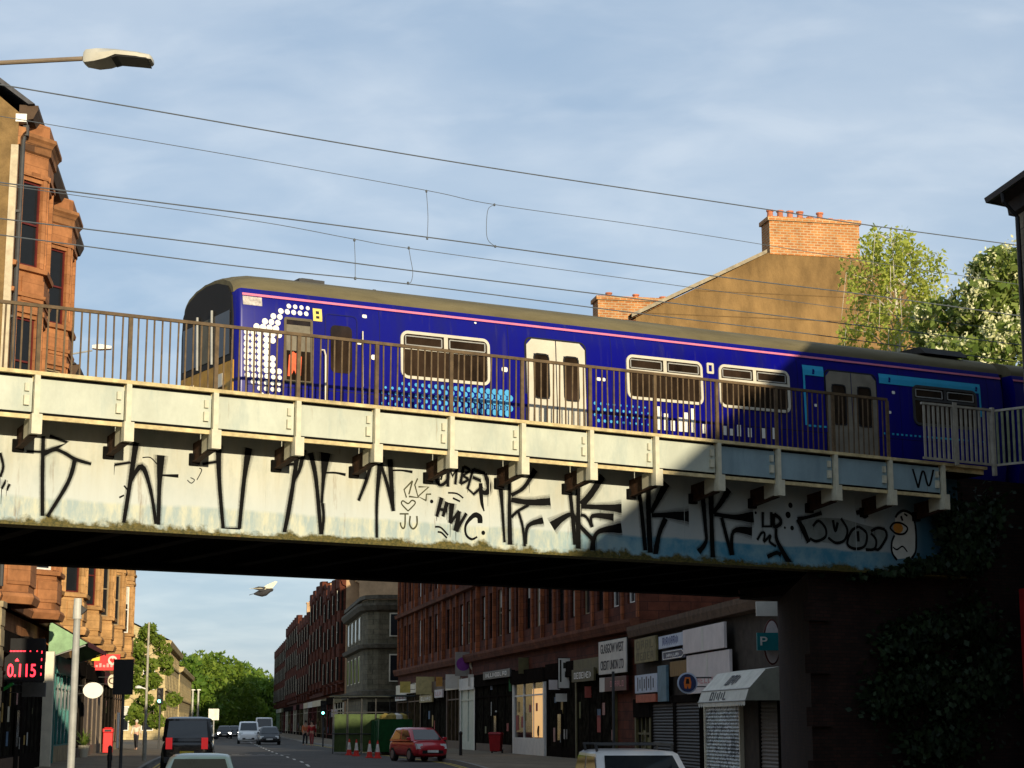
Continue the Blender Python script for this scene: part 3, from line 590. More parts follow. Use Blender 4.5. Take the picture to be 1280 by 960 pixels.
def plate(mb, x0, x1, z0, z1, d=.012, r=0, m=0, n=4):
    """thin plate following the curved body side, offset d outwards"""
    if r:
        o = rrect(x0, x1, z0, z1, r, n); mb.face([(x, sy(z) - d, z) for x, z in o], m); return
    zs = sorted({z0, z1, *[z for _, z in side if z0 < z < z1]})
    for a, b in zip(zs, zs[1:]): mb.face([(x0, sy(a) - d, a), (x1, sy(a) - d, a), (x1, sy(b) - d, b), (x0, sy(b) - d, b)], m)
def twindow(x0, x1, z1=-.38, z0=-1.34, split=None, fm=TCREAM):
    mb = MB(); ring(mb, x0, x1, z0, z1, .06, .16)
    xm = split or (x0 + x1) / 2
    plate(mb, xm - .045, xm + .045, z1 - .32, z1 - .055, .028); plate(mb, x0 + .06, x1 - .06, z1 - .37, z1 - .31, .026)
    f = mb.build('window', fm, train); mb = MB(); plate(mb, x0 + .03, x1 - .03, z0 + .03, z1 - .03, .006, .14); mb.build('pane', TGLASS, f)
    mb = MB()
    for a, b in ((x0 + .1, xm - .08), (xm + .08, x1 - .1)): ring(mb, a, b, z1 - .29, z1 - .09, .022, .03, .022)
    mb.build('hopper', GREY, f)
for x0, x1 in ((3.36, 5.40), (8.78, 10.80), (11.25, 13.25)): twindow(x0, x1)
twindow(17.0, 19.1, fm=mat('shaded window frame', (.05, .05, .05), .5))  # frame darkened in colour for the shaded end of the train
mb = MB()
for x in (2.9, 5.85, 8.4, 13.5, 16.6, 19.5): plate(mb, x, x + .012, -2.2, -.05, .003)
plate(mb, .1, 20, -1.72, -1.705, .003); mb.build('panel_seam', mat('panel seam', (.002, .002, .03), .6), train)
for x0 in (21.5, 24.2): twindow(x0, x0 + 2)
def tdoor(x0, x1, z1, m):
    xm = (x0 + x1) / 2
    for a, b in ((x0, xm - .012), (xm + .012, x1)):
        mb = MB(); o = rrect(a, b, -2.3, z1, .02, 1)
        r_ = .13; pts = []
        lft = a == x0
        o = [(a, -2.3), (b, -2.3), (b, z1 - (0 if lft else r_)), (b - (0 if lft else r_), z1), (a + (r_ if lft else 0), z1), (a, z1 - (r_ if lft else 0))]
        wz0, wz1, wa, wb = -1.50, z1 - .3, a + .17, b - .17
        zs = [-2.3, -2.2, -1.6, wz0, -1.0, wz1 - .0, z1 - r_, z1]
        def strip_(xa, xb, za, zb): plate(mb, xa, xb, za, zb, .02)
        strip_(a, b, -2.3, wz0); strip_(a, wa, wz0, wz1); strip_(wb, b, wz0, wz1); strip_(a, b, wz1, z1 - r_)
        mb.face([(x, sy(z) - .02, z) for x, z in [(a, z1 - r_), (b, z1 - r_)] + ([(b, z1), (a + r_, z1)] if lft else [(b - r_, z1), (a, z1)])])
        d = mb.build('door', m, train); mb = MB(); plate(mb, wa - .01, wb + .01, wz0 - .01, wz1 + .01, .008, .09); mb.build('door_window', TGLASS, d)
        mb = MB(); ring(mb, wa - .012, wb + .012, wz0 - .012, wz1 + .012, .03, .1, .03); mb.build('window_seal', BLACK, d)
    mb = MB(); ring(mb, x0 - .04, x1 + .04, -2.35, z1 + .04, .038, .16, .012); plate(mb, xm - .012, xm + .012, -2.3, z1, .004); mb.build('door_surround', BLACK, train)
tdoor(6.28, 7.72, -.27, TCREAM); tdoor(14.33, 15.85, -.27, mat('shaded door cream', (.20, .18, .14), .5)); tdoor(22.6, 24.0, -.27, TCREAM)  # second door has a darker copy of the cream, shade in the colour
mb = MB(); plate(mb, 13.66, 14.28, -.42, -.19, .014); plate(mb, 13.66, 13.72, -1.57, -.421, .014); mb.build('cyan_band', CYAN, train); mb = MB(); plate(mb, 15.97, 19.25, -.43, -.2, .014); plate(mb, 19.19, 19.25, -1.0, -.431, .014)
mb.build('cyan_band', CYAN, train); mb = MB()
for k in range(4): plate(mb, 13.75 + k * .15, 13.83 + k * .15, -1.60, -1.555, .014)
for k in range(24): plate(mb, 16.0 + k * .14, 16.07 + k * .14, -1.63, -1.585, .014)
mb.build('cyan_dashes', CYAN, train)
mb = MB()
for x in (13.98, 16.3, 19.12):
    plate(mb, x - .03, x + .03, -.34, -.27, .017); plate(mb, x - .045, x + .02, -.385, -.345, .017)
mb.build('symbol', TB, train)
# white spots at the cab end, light blue spots along the lower side
rows = [(6.6, 7, .8), (5.3, 7, .95), (4.1, 7, 1), (2.8, 6, 1.05), (1.5, 6, 1.1), (0, 7, 1), (0, 5, 1.05), (0, 4, 1.05), (0, 4, 1.05), (0, 5, 1.05), (0, 5, 1), (0, 6, .95), (.1, 6, .95), (1, 6, .85), (2, 6, .8), (2.4, 6, .7)]
mb = MB()
for i, (c0, n_, k) in enumerate(rows):
    for j in range(n_):
        x = .10 + (c0 + j) * .132; z = -.14 - i * .117; r_ = .059 * k * (1 - .045 * j if i < 4 or i > 11 else 1)
        if x > .80 and z < -.30 or x > 1.42: continue
        mb.face([(x + r_ * math.cos(a), sy(z + r_ * math.sin(a)) - .012, z + r_ * math.sin(a)) for a in [2 * math.pi * q / 14 for q in range(14)]])
mb.build('white_spots', TDOT, train)
mb = MB()
for i in range(5):
    for j in range(20):
        x = 2.95 + j * .15 + (i % 2) * .07; z = -1.45 - i * .105; r_ = .026 + .0021 * j
        if i < 1 and j < 3: continue
        mb.face([(x + r_ * math.cos(a), sy(z) - .012, z + r_ * math.sin(a)) for a in [2 * math.pi * q / 12 for q in range(12)]])
for i in range(4):
    for j in range(9):
        x = 7.95 + j * .16 + (i % 2) * .08; z = -1.5 - i * .12; r_ = .036 - .002 * j
        mb.face([(x + r_ * math.cos(a), sy(z) - .012, z + r_ * math.sin(a)) for a in [2 * math.pi * q / 12 for q in range(12)]])
mb.build('blue_spots', BDOT, train)
mb = MB()
for x0, h in ((9.55, .5), (9.72, .36), (9.9, .22), (10.1, .3), (10.25, .42), (10.45, .52), (10.75, .2), (11.3, .2), (11.5, .15), (11.7, .25), (12.0, .2), (12.4, .22), (12.7, .25)):
    plate(mb, x0, x0 + .11, -1.95, -1.95 + h, .014)
mb.build('lettering', TDOT, train)
mb = MB(); plate(mb, .03, .42, -.20, -.03, .008); mb.build('worn_patch', mat('scuffed paint', (.42, .38, .34), .6, .5, 14), train)
mb = MB(); plate(mb, 1.47, 1.66, -.38, -.13, .013); n1 = mb.build('notice', mat('yellow notice', (.72, .55, .14), .5), train)
mb = MB(); plate(mb, 1.53, 1.60, -.24, -.18, .015); plate(mb, 1.53, 1.60, -.33, -.28, .015); mb.build('notice_print', BLACK, n1)
mb = MB(); ring(mb, .86, 1.46, -1.62, -.36, .05, .05, .02); f = mb.build('cab_window', mat('brown window seal', (.10, .08, .05), .6), train)
mb = MB(); plate(mb, .89, 1.43, -1.0, -.5, .006); mb.build('pane', mat('dusty cab glass', (.17, .15, .11), .25, .3), f)
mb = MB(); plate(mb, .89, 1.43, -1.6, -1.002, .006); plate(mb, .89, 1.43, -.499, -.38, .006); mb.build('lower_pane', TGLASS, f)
mb = MB(); mb.prism([(.93, -1.5), (1.0, -1.7 + .2), (1.06, -1.36), (1.12, -1.5), (1.2, -1.48), (1.22, -1.12), (1.14, -1.02), (1.09, -1.06), (1.04, -1.02), (.96, -1.1)], sy(-1.2) - .03, sy(-1.2) - .012); mb.build('jacket', mat('orange jacket', (.75, .12, .05), .8, .3, 12), f)
mb = MB(); ring(mb, 1.72, 2.42, -2.3, -.2, .022, .1, .012); d = mb.build('cab_door', mat('door gap blue', (.004, .004, .10), .4), train)
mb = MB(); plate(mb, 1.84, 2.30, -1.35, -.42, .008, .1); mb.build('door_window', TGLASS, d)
mb = MB(); mb.tube([(1.60, -1.48, -.95), (1.66, -1.5, -.95), (1.69, -1.5, -1.05), (1.69, -1.5, -2.2)], .018); mb.tube([(2.5, -1.47, -.5), (2.5, -1.47, -2.2)], .014); mb.build('grab_rail', TCREAM, train)
for x, z, s_ in ((2.58, -.18, .05), (2.45, -.72, .05), (2.78, -.98, .07), (5.75, -.97, .07), (8.06, -.98, .05), (8.18, -.98, .05), (5.1, -.06, .025), (14.0, -1.1, .045), (16.25, -1.1, .045), (16.4, -.62, .05)):
    mb = MB(); plate(mb, x - s_, x + s_, z - s_ * .7, z + s_ * .7, .014, s_ * .5); mb.build('marker_light', TDOT, train)
mb = MB(); ring(mb, 10.93, 11.12, -.62, -.38, .05, .03, .02); mb.build('vent', TCREAM, train)
# cab end
mb = MB(); mb.prismx([(-1.27, -2.45), (1.27, -2.45), (1.29, -1.25), (-1.29, -1.25)], -.125, -.1); mb.build('yellow_panel', TYEL, train)
mb = MB(); pr = [(-1.275, -1.245), (1.275, -1.245), (1.26, -.4), (1.2, .0), (1.0, .22), (.5, .36), (0, .4), (-.5, .36), (-1.0, .22), (-1.2, 0), (-1.26, -.4)]
mb.prismx(pr, -.13, -.1); mb.build('cab_front', mat('cab black paint', (.010, .008, .006), .6, .3, spec=.2), train)
for a, b, m in ((-1.16, -.42, TGLASS), (-.3, .3, mat('grey blind', (.11, .10, .07), .7)), (.42, 1.16, TGLASS)):
    mb = MB(); mb.box(-.145, -.132, a, b, -1.12, -.28); mb.build('windscreen', m, train)
mb = MB(); mb.tube([(-.16, -.36, -1.2), (-.17, -.36, -.15)], .025); mb.tube([(-.16, .36, -1.2), (-.17, .36, -.15)], .025); mb.build('gangway_rail', GREY, train)
mb = MB(); mb.prismx([(-.9, -1.7), (-.6, -1.7), (-.6, -1.45), (-.9, -1.45)], -.17, -.126); mb.prismx([(.6, -1.7), (.9, -1.7), (.9, -1.45), (.6, -1.45)], -.17, -.126); mb.build('headlamp', TCREAM, train)
mb = MB(); mb.box(1.6, 2.15, -.5, .1, .585, .66); mb.box(1.75, 2.0, -.3, .0, .66, .72); mb.box(8, 9.4, -.3, .3, .59, .64); mb.build('roof_pod', DGREY, train)
mb = MB(); mb.prism([(3.35, .585), (3.5, .585), (3.48, .7), (3.42, .7)], -.15, -.11); mb.build('aerial', DGREY, train)
mb = MB(); mb.prismx([(-1.1, .5), (-.2, .59), (.2, .59), (1.1, .5), (.9, .68), (-.9, .68)], 17.8, 19.2); mb.build('roof_pod', UNDER, train)

# ------------------------------------------------------------------ overhead wires, level over the two tracks
WIRE = mat('overhead wire', (.085, .095, .105), .6)
def wire(pts, D, r, label, drops=(), name='overhead_wire'):
    q = [UZ(x, y, D) for x, y in pts]; q = crom([(u, z, 0) for u, z in q], 8)
    # carry on past both ends at the same slope
    def ext(a, b, du): return (a[0] + du, a[1] + (a[1] - b[1]) / (a[0] - b[0]) * du)
    q = [ext(q[0], q[4], -12)] + [p[:2] for p in q] + [ext(q[-1], q[-5], 25)]
    mb = MB(); c = Vector((q[len(q) // 2][0], D, 0)); o0 = BV * c.x + NV * D
    o = None; r *= .75; mb.tube([(u - c.x, 0, z - q[len(q) // 2][1]) for u, z in q], r, 5)
    o = mb.build(name, WIRE, base=1); o.location = (o0.x, o0.y, q[len(q) // 2][1]); o.rotation_euler.z = BANG
    tag(o, label, 'wire', 'overhead electric wires above the railway')
    for dp in drops:
        e = [UZ(x, y, D) for x, y in dp]; mb = MB(); mb.tube([(u - c.x, 0, z - q[len(q) // 2][1]) for u, z in (crom([(a, b, 0) for a, b in e]) if len(e) > 2 and False else [k[:2] for k in crom([(a, b, 0) for a, b in e])])], r * .9, 5)
        for k in (e[0], e[-1]): mb.lathe([(.005, -.035), (.028, -.02), (.028, .02), (.005, .035)], 6, (k[0] - c.x, 0, k[1] - q[len(q) // 2][1]))
        mb.build('dropper', WIRE, o)
    return o
wire([(25, 110), (190, 138), (420, 178), (640, 214), (960, 262), (1075, 280), (1260, 305)], 38.5, .022, 'topmost overhead wire running well above the others')
wire([(40, 152), (300, 196), (533, 238), (620, 256), (830, 286), (1080, 326), (1250, 352)], 36.0, .011, 'faint upper wire of the far track carrying the droppers', [((533, 239), (535, 270), (534, 298)), ((618, 256), (610, 262), (608, 285), (610, 300), (619, 308))])
wire([(78, 238), (300, 266), (560, 300), (900, 346), (1080, 368), (1240, 390)], 36.0, .020, 'thicker lower contact wire of the far track')
wire([(150, 252), (330, 278), (443, 299), (508, 310), (760, 345), (1000, 378), (1200, 405)], 32.62, .010, 'faint upper wire of the near track carrying the droppers', [((443, 300), (444, 325), (444, 348)), ((511, 310), (513, 322), (516, 340), (514, 352), (510, 354))])
wire([(105, 286), (300, 310), (512, 338), (800, 374), (1000, 398), (1150, 416)], 34.3, .018, 'middle overhead wire between the two tracks')
wire([(100, 307), (300, 333), (510, 355), (800, 392), (1000, 416), (1150, 436)], 32.62, .016, 'lowest contact wire just above the train roof')

# ------------------------------------------------------------------ street lamp over the road
LH = mat('lamp head grey', (.50, .48, .40), .5, .15)
Yl = 17.0; h0 = P(105, 73, Yl); h1 = P(191, 70, Yl); zb = h0.z
lp = st(0, 0); base = Vector((P(0, 900, Yl).x - 1.3, Yl + .3, gz(17) + .12))
lamp = thing('street_lamp', base, 0, 'tall street lamp whose arm reaches in from the left edge above the bridge', 'street lamp')
mb = MB(); mb.tube([(0, 0, 0), (0, 0, 1.2), (0, 0, 1.25), (0, 0, 7.6)], [.1, .1, .07, .05], 12); mb.build('pole', GREY, lamp)
a = h0 - base
mb = MB(); mb.tube([(0, 0, 7.5), (.05, -.02, a.z - .12), (.3, -.06, a.z + .01), (a.x + .03, a.y, a.z)], .024, 10); mb.build('arm', mat('lamp arm', (.22, .17, .12), .6), lamp)
Lh = h1.x - h0.x
mb = MB(); top = []; rg = []
for fx, zt, zl, hw in ((0, .055, -.045, .05), (.04, .075, -.065, .08), (.2, .075, -.07, .13), (.36, .068, -.05, .15), (.5, .06, -.012, .155), (.8, .035, -.03, .15), (.97, .018, -.042, .11), (1, .0, -.035, .08)):
    x = a.x + fx * Lh; rg.append([(x, a.y - hw, a.z + zl), (x, a.y - hw, a.z + zl + (zt - zl) * .55), (x, a.y - hw * .6, a.z + zt), (x, a.y + hw * .6, a.z + zt), (x, a.y + hw, a.z + zl + (zt - zl) * .55), (x, a.y + hw, a.z + zl)])
mb.loft(rg); hd = mb.build('lamp_head', LH, lamp, smooth=True)
mb = MB(); mb.loft([[(a.x + f_ * Lh, a.y - .14, a.z + z1), (a.x + f_ * Lh, a.y + .14, a.z + z1), (a.x + f_ * Lh, a.y + .14, a.z + z1 - .012), (a.x + f_ * Lh, a.y - .14, a.z + z1 - .012)] for f_, z1 in ((.44, -.03), (.52, -.014), (.8, -.031), (.95, -.042))]); mb.build('lens', BLACK, lamp)
# ------------------------------------------------------------------ buildings
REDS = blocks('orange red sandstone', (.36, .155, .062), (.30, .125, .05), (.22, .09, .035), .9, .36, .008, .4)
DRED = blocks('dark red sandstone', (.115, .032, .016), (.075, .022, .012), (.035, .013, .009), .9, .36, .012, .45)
ROUGH = mat('ochre roughcast', (.20, .12, .045), .95, .42, .9, 1.0, bscale=22, stretch=(1, 1, .45))
ROUGHL = mat('brown roughcast', (.185, .115, .045), .95, .35, 1.6, .9, bscale=9)
PALE = blocks('pale yellow sandstone', (.47, .37, .19), (.40, .31, .15), (.25, .19, .1), .8, .35, .01, .25)
GSTONE = blocks('weathered grey sandstone', (.15, .125, .08), (.11, .095, .06), (.06, .05, .035), .9, .4, .012, .5)
CHBRK = blocks('orange chimney brick', (.48, .20, .06), (.36, .13, .04), (.42, .30, .17), .30, .115, .022, .3)
CLAY = mat('clay chimney pot', (.45, .16, .08), .8, .3); MAROON = mat('maroon window paint', (.10, .015, .012), .5); DIMW = mat('dull buff window paint', (.26, .20, .12), .6)
def frame(o, e, zb=-.6):
    d = Vector((e[0] - o[0], e[1] - o[1], 0)); return dict(o=Vector((o[0], o[1], zb)), L=d.length, a=math.atan2(d.y, d.x), d=d.normalized())
def fx(fr, px):
    k = (px - 640) / 2338; o, d = fr['o'], fr['d']; return (k * o.y - o.x) / (d.x - k * d.y)
def fp_(fr, x, y=0, z=0):
    d = fr['d']; return Vector((fr['o'].x + d.x * x - d.y * y, fr['o'].y + d.y * x + d.x * y, z))
def chimney(parent, x0, x1, y0, y1, z0, z1, m, pots=6, pm=CLAY, tall=.5):
    mb = MB(); mb.box(x0, x1, y0, y1, z0, z1 - .18); mb.box(x0 - .08, x1 + .08, y0 - .08, y1 + .08, z1 - .178, z1); c = mb.build('chimney', m, parent)
    for k in range(pots):
        f = (k + .5) / pots; h = tall * rnd.choice((.35, .45, .5, .4, 1)); mb = MB()
        if x1 - x0 > y1 - y0: px_, py_ = x0 + (x1 - x0) * f, (y0 + y1) / 2
        else: px_, py_ = (x0 + x1) / 2, y0 + (y1 - y0) * f
        mb.lathe([(.15, z1 + .002), (.13, z1 + .1), (.12, z1 + h - .08), (.16, z1 + h - .06), (.16, z1 + h)], 10, (px_, py_, 0)); mb.build('chimney_pot', rnd.choice((pm, pm, WHITE)) if pots > 5 else pm, c)
    return c

YREDS = blocks('yellow orange sandstone', (.46, .26, .105), (.38, .21, .08), (.24, .13, .05), .9, .36, .008, .4)
# --- left tenements with bay windows, beyond the bridge
FA = frame((-16.1, 57.5), (-16.1 - .1439 * 62.5, 57.5 + .9896 * 62.5))
def bay_tenement(label, o, L, bays, FL, H, chims, gm, sm=None):
    sm = sm or REDS
    t = thing('sandstone_tenement', (o.x, o.y, 0), FA['a'], label, 'tenement'); path = [(0, 0)]; facets = []
    for b in bays:
        for q, ops in (((b, 0), 'flat' if b > 1 else None), ((b + .9, -.85), 'cant'), ((b + 2.6, -.85), 'front'), ((b + 3.5, 0), 'cant')):
            facets.append((path[-1], q, ops)); path.append(q)
    facets.append((path[-1], (L, 0), 'flat')); path.append((L, 0))
    mb = MB(); wl = []
    for p, q, ops in facets:
        d = Vector((q[0] - p[0], q[1] - p[1])); l = d.length; a = math.atan2(d.y, d.x); o_ = []
        if ops:
            cs = {'cant': [(l / 2, .82)], 'front': [(l / 2, 1.2)], 'flat': [(l * .32, 1.15), (l * .68, 1.15)]}[ops]
            if ops == 'flat' and l < 4.2: cs = [(l / 2, 1.1)]
            for c, w_ in cs:
                for z0, z1 in FL: o_.append((c - w_ / 2, c + w_ / 2, z0, z1)); wl.append((p, a, c - w_ / 2, w_, z0, z1 - z0))
        mb.T = Matrix.Translation((p[0], p[1], 0)) @ Matrix.Rotation(a, 4, 'Z'); wall(mb, l, 5.4, H - .2, o_, .25)
    mb.T = Matrix.Identity(4); hz = H - .2
    mb.box(0, L, .25, .4, -1, 5.4); mb.face([(L, 0, -1), (L, 13, -1), (L, 13, hz), (L, 7.5, hz + 4.5), (L, 5.5, hz + 4.5), (L, 0, hz)]); mb.face([(0, 13, -1), (L, 13, -1), (L, 13, hz), (0, 13, hz)]); mb.build('wall', sm, t)
    mb = MB(); mb.face([(0, 0, 5.4), (0, 13, 5.4), (0, 13, hz), (0, 7.5, hz + 4.5), (0, 5.5, hz + 4.5), (0, 0, hz)]); mb.face([(0, .25, -1), (0, 13, -1), (0, 13, 5.4), (0, .25, 5.4)]); mb.build('gable', gm, t)
    for p, a, c, w_, z0, h in wl:
        i = rnd.randint(0, 9); window(t, w_, h, (p[0] + math.cos(a) * c, p[1] + math.sin(a) * c, z0), a, WHITE if i in (2, 6) else MAROON if i % 2 else DIMW, (0, 0, 1, 2, 0, 0, 1, 0, 0, 0)[i])
    mb = MB(); mb.sweep(path, [(.0, 5.4), (.12, 5.4), (.2, 5.62), (.14, 5.74), (0, 5.78)])
    for z0, z1 in FL: mb.sweep(path, [(0, z0 - .22), (.13, z0 - .2), (.16, z0 - .06), (0, z0 - .02)])
    for z0, z1 in FL[:-1]: mb.sweep(path, [(0, z1 + .66), (.10, z1 + .68), (.13, z1 + .8), (0, z1 + .84)])
    for p, a, c, w_, z0, h in wl:
        mb.T = Matrix.Translation((p[0], p[1], 0)) @ Matrix.Rotation(a, 4, 'Z')
        mb.box(c - .14, c - .005, -.05, -.001, z0 - .01, z0 + h + .14); mb.box(c + w_ + .005, c + w_ + .14, -.05, -.001, z0 - .01, z0 + h + .14); mb.box(c - .2, c + w_ + .2, -.09, -.002, z0 + h + .142, z0 + h + .3)
    mb.T = Matrix.Identity(4); mb.build('string_course', sm, t)
    for b, (z0, z1) in [(b, f) for b in bays for f in FL]:
        mb = MB(); mb.sweep([(b + .25, -.236), (b + .9, -.85), (b + 2.6, -.85), (b + 3.25, -.236)], [(0, z0 - 1.2), (.045, z0 - 1.18), (.045, z0 - .42), (0, z0 - .4)]); mb.build('bay_panel', sm, t)
    mb = MB(); mb.sweep(path, [(0, H - 1.3), (.08, H - 1.25), (.08, H - 1.05), (.16, H - .9), (.24, H - .82), (.24, H - .7), (0, H - .66)]); mb.build('bay_cornice', blocks('weathered red cornice', (.33, .15, .06), (.24, .11, .045), (.12, .06, .03), .9, .5, .01, .4), t)
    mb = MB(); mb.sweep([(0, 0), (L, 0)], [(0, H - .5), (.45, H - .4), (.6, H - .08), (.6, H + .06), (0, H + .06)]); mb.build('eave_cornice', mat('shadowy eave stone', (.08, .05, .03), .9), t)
    mb = MB(); z = H + .07
    mb.loft([[(xx, -.5, z), (xx, 5.5, z + 4.4), (xx, 7.5, z + 4.4), (xx, 13.2, z - .15), (xx, 13.2, z - .3), (xx, 7.4, z + 4.25), (xx, 5.6, z + 4.25), (xx, -.3, z - .02)] for xx in (-.15, L + .0)]); mb.build('roof', SLATE, t)
    for x in chims: chimney(t, x, x + .9, 3.5, 9.5, H + 3.8, H + 6.6, CHBRK, 8)
    return t
A = bay_tenement('tallest orange red sandstone tenement with canted bays and roughcast gable behind the bridge railing', FA['o'], 18.2, (.55, 9.4), [(7.2, 10.06), (11.8, 14.66), (16.4, 19.26)], 21.5, (-.1, 17), ROUGHL)
A2 = bay_tenement('lower yellow orange sandstone tenement with five bays adjoining its taller neighbour', fp_(FA, 18.21), 45.5, (3, 12, 21, 30, 39), [(7.2, 10.06), (11.6, 14.2)], 16.4, (20, 44), YREDS, YREDS)
mb = MB(); mb.tube([(.34, -.2, 21.0), (.34, -.12, 20.4), (.34, -.12, 5.9)], .085); mb.box(.22, .46, -.3, -.12, 20.6, 20.95)
for z in (18, 14.5, 11, 7.5): mb.box(.22, .46, -.15, -.005, z, z + .08)
mb.build('downpipe', DGREY, A)
mb = MB(); mb.box(-.02, .14, -.03, .2, 5.9, 20.2); mb.build('corner_strip', mat('pale render strip', (.48, .40, .27), .8), A)
mb = MB(); mb.box(-.03, .3, -.25, .1, 20.98, 21.25); mb.build('skew_putt', WHITE, A)

# shop fronts
def shopfront(parent, x0, x1, z1, fm, rm=None, gm=GLASS, mull=3, fascia=None, door=None, y=-.14, zb=-.6, riser=.55, pm=None):
    mb = MB(); g0 = .12
    mb.box(x0, x0 + .28, y, .2, zb, z1 - .7, 3); mb.box(x1 - .28, x1, y, .2, zb, z1 - .7, 3)
    mb.box(x0, x1, y - .06, .2, z1 - .698, z1, 2)
    mb.box(x0 + .282, x1 - .282, y + .03, .2, zb, riser, 1)
    mb.face([(x0 + .28, y + .1, riser), (x1 - .28, y + .1, riser), (x1 - .28, y + .1, z1 - .7), (x0 + .28, y + .1, z1 - .7)], 4)
    n = mull
    for k in range(n + 1):
        x = x0 + .3 + (x1 - x0 - .6) * k / n; mb.box(x - .04, x + .04, y + .04, y + .14, riser, z1 - .702, 0)
    mb.box(x0 + .283, x1 - .283, y + .045, y + .13, z1 - 1.35, z1 - 1.27, 0); mb.box(x0 + .283, x1 - .283, y + .035, y + .12, riser - .02, riser + .06, 0)
    o = mb.build('shopfront', [fm, rm or fm, fascia or fm, pm or fm, gm], parent)
    if gm in (DIM, GLASS) and x1 - x0 > 2.5:
        for k in range(rnd.randint(3, 6)):
            mb = MB(); w_ = rnd.uniform(.25, .8); h_ = rnd.uniform(.2, .8); x = rnd.uniform(x0 + .4, x1 - .5 - w_); z = rnd.uniform(riser + .15, max(riser + .2, z1 - 1.5 - h_)); mb.box(x, x + w_, y + .088, y + .094, z, z + h_)
            mb.build('poster', POST[rnd.randint(0, len(POST) - 1)], o)
    if door is not None:
        mb = MB(); mb.box(door, door + 1.0, y - .01, y + .03, zb, 2.3, 0); mb.box(door + .15, door + .85, y - .015, y - .011, .9, 2.1, 1); d = mb.build('door', [fm, GLASS], o)
        mb = MB(); mb.tube([(door + .9, y - .04, .8), (door + .9, y - .04, 1.2)], .02, 6); mb.build('handle', GREY, d)
    return o
TEAL = mat('teal shop paint', (.02, .17, .155), .4, .2, 3); BROWN = mat('brown shop paint', (.10, .06, .035), .6, .3); DKRED = mat('dark red canvas', (.10, .012, .012), .85, .3); GREENL = mat('pale green paint', (.22, .36, .19), .6, .25)
SHOPD = mat('dark shop paint', (.016, .013, .011), .7, .3, spec=.0); POST = [mat('poster ' + k, c, .6, .35, 5) for k, c in (('cream', (.42, .38, .28)), ('white', (.5, .5, .46)), ('ochre', (.35, .22, .05)), ('red', (.3, .04, .03)), ('olive', (.12, .12, .04)), ('blue', (.06, .12, .2)), ('rose', (.38, .2, .17)))]
STN = mat('shop pilaster stone', (.32, .25, .14), .9, .35, 2, .3); TAUPE = mat('taupe cladding', (.17, .13, .095), .8, .2)
DIM = mat('dim shop interior glass', (.018, .016, .012), .5, .9, 2.5, spec=.0)
mb = MB(); mb.box(-.6, .25, -.30, .2, -1, 5.2); mb.box(-.66, .3, -.36, .2, 5.2, 5.38)
for z in np.arange(.3, 5, .62): mb.box(-.63, .28, -.325, -.301, z, z + .5)
mb.build('stone_pier', STN, A)
shopfront(A, .9, 8.0, 4.6, SHOPD, BROWN, DIM, 3, SHOPD, 6); shopfront(A, 8.1, 14.2, 4.7, SHOPD, SHOPD, DIM, 4, SHOPD)
shopfront(A, 14.8, 18.1, 4.4, TEAL, STN, mat('green shop glass', (.05, .10, .08), .12, .5, 2), 2, TEAL, None, -.2, -.6, .75, TEAL)
shopfront(A2, 15.0 - 18.21 + 3.4, 27.0 - 18.21, 4.4, TEAL, STN, mat('green shop glass', (.05, .10, .08), .12, .5, 2), 5, TEAL, None, -.2, -.6, .75, TEAL)
mb = MB(); mb.box(14.3, 14.7, -.5, -.0, -.6, 4.4); mb.build('white_pilaster', CREAM, A)
shopfront(A2, 9.0, 15.3, 4.6, SHOPD, TAUPE, DIM, 3, SHOPD); shopfront(A2, 15.4, 27.8, 4.5, TAUPE, TAUPE, TAUPE, 4, SHOPD)
shopfront(A2, 27.9, 36.8, 4.5, SHOPD, BROWN, DIM, 3, DKRED); shopfront(A2, 36.9, 45.3, 4.5, BROWN, STN, DIM, 4, SHOPD)
mb = MB()
for k in range(5): mb.disc((1.2 + k * 1.65, 2.75), .55, -.203 - .001 * k, 18, 0, .75)
mb.build('window_ovals', WHITE, A2)

# --- tenement R1 on the right: shops below, gable towards the railway
F1 = frame((-8.99, 147), (5.1, 74)); L1 = F1['L']
T1 = thing('red_tenement', (F1['o'].x, F1['o'].y, 0), F1['a'], 'dark red tenement whose tan roughcast gable and brick chimney stand over the train', 'tenement')
ops = []; wl = []; nx = 28
for k in range(nx):
    x = 1.3 + k * (L1 - 2.6) / (nx - 1) - .6
    for z0, z1 in ((6.5, 9.1), (10.8, 13.3), (14.6, 16.8)):
        ops.append((x, x + 1.2, z0, z1)); wl.append((x, z0, z1 - z0, k))
mb = MB(); wall(mb, L1, -1, 18.0, ops, .24); mb.face([(0, 0, -1), (0, 14, -1), (0, 14, 18), (0, 0, 18)]); mb.face([(0, 14, -1), (L1, 14, -1), (L1, 14, 18), (0, 14, 18)])
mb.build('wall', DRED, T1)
for x, z0, h, k in wl: window(T1, 1.2, h, (x, 0, z0), 0, WHITE if k > nx - 3 or k in (4, 13) else SHOPD if k % 4 else DIMW, 1 if k > nx - 3 else (k * 7 + int(z0)) % 3)
mb = MB()
for k in range(nx + 1):
    x = max(.12, min(L1 - .12, 1.3 + (k - .5) * (L1 - 2.6) / (nx - 1))); e_ = (.10, .17, .10, .10, .22)[k % 5]; mb.box(x - .1, x + .1, -e_, -.002, 5.86, 9.74); mb.box(x - .1, x + .1, -e_, -.002, 10.13, 17.19)
mb.build('pilaster_shaft', blocks('lighter red sandstone', (.34, .105, .04), (.22, .07, .028), (.1, .04, .02), .9, .36, .01, .5), T1)
mb = MB(); pth = [(0, 0), (L1, 0)]
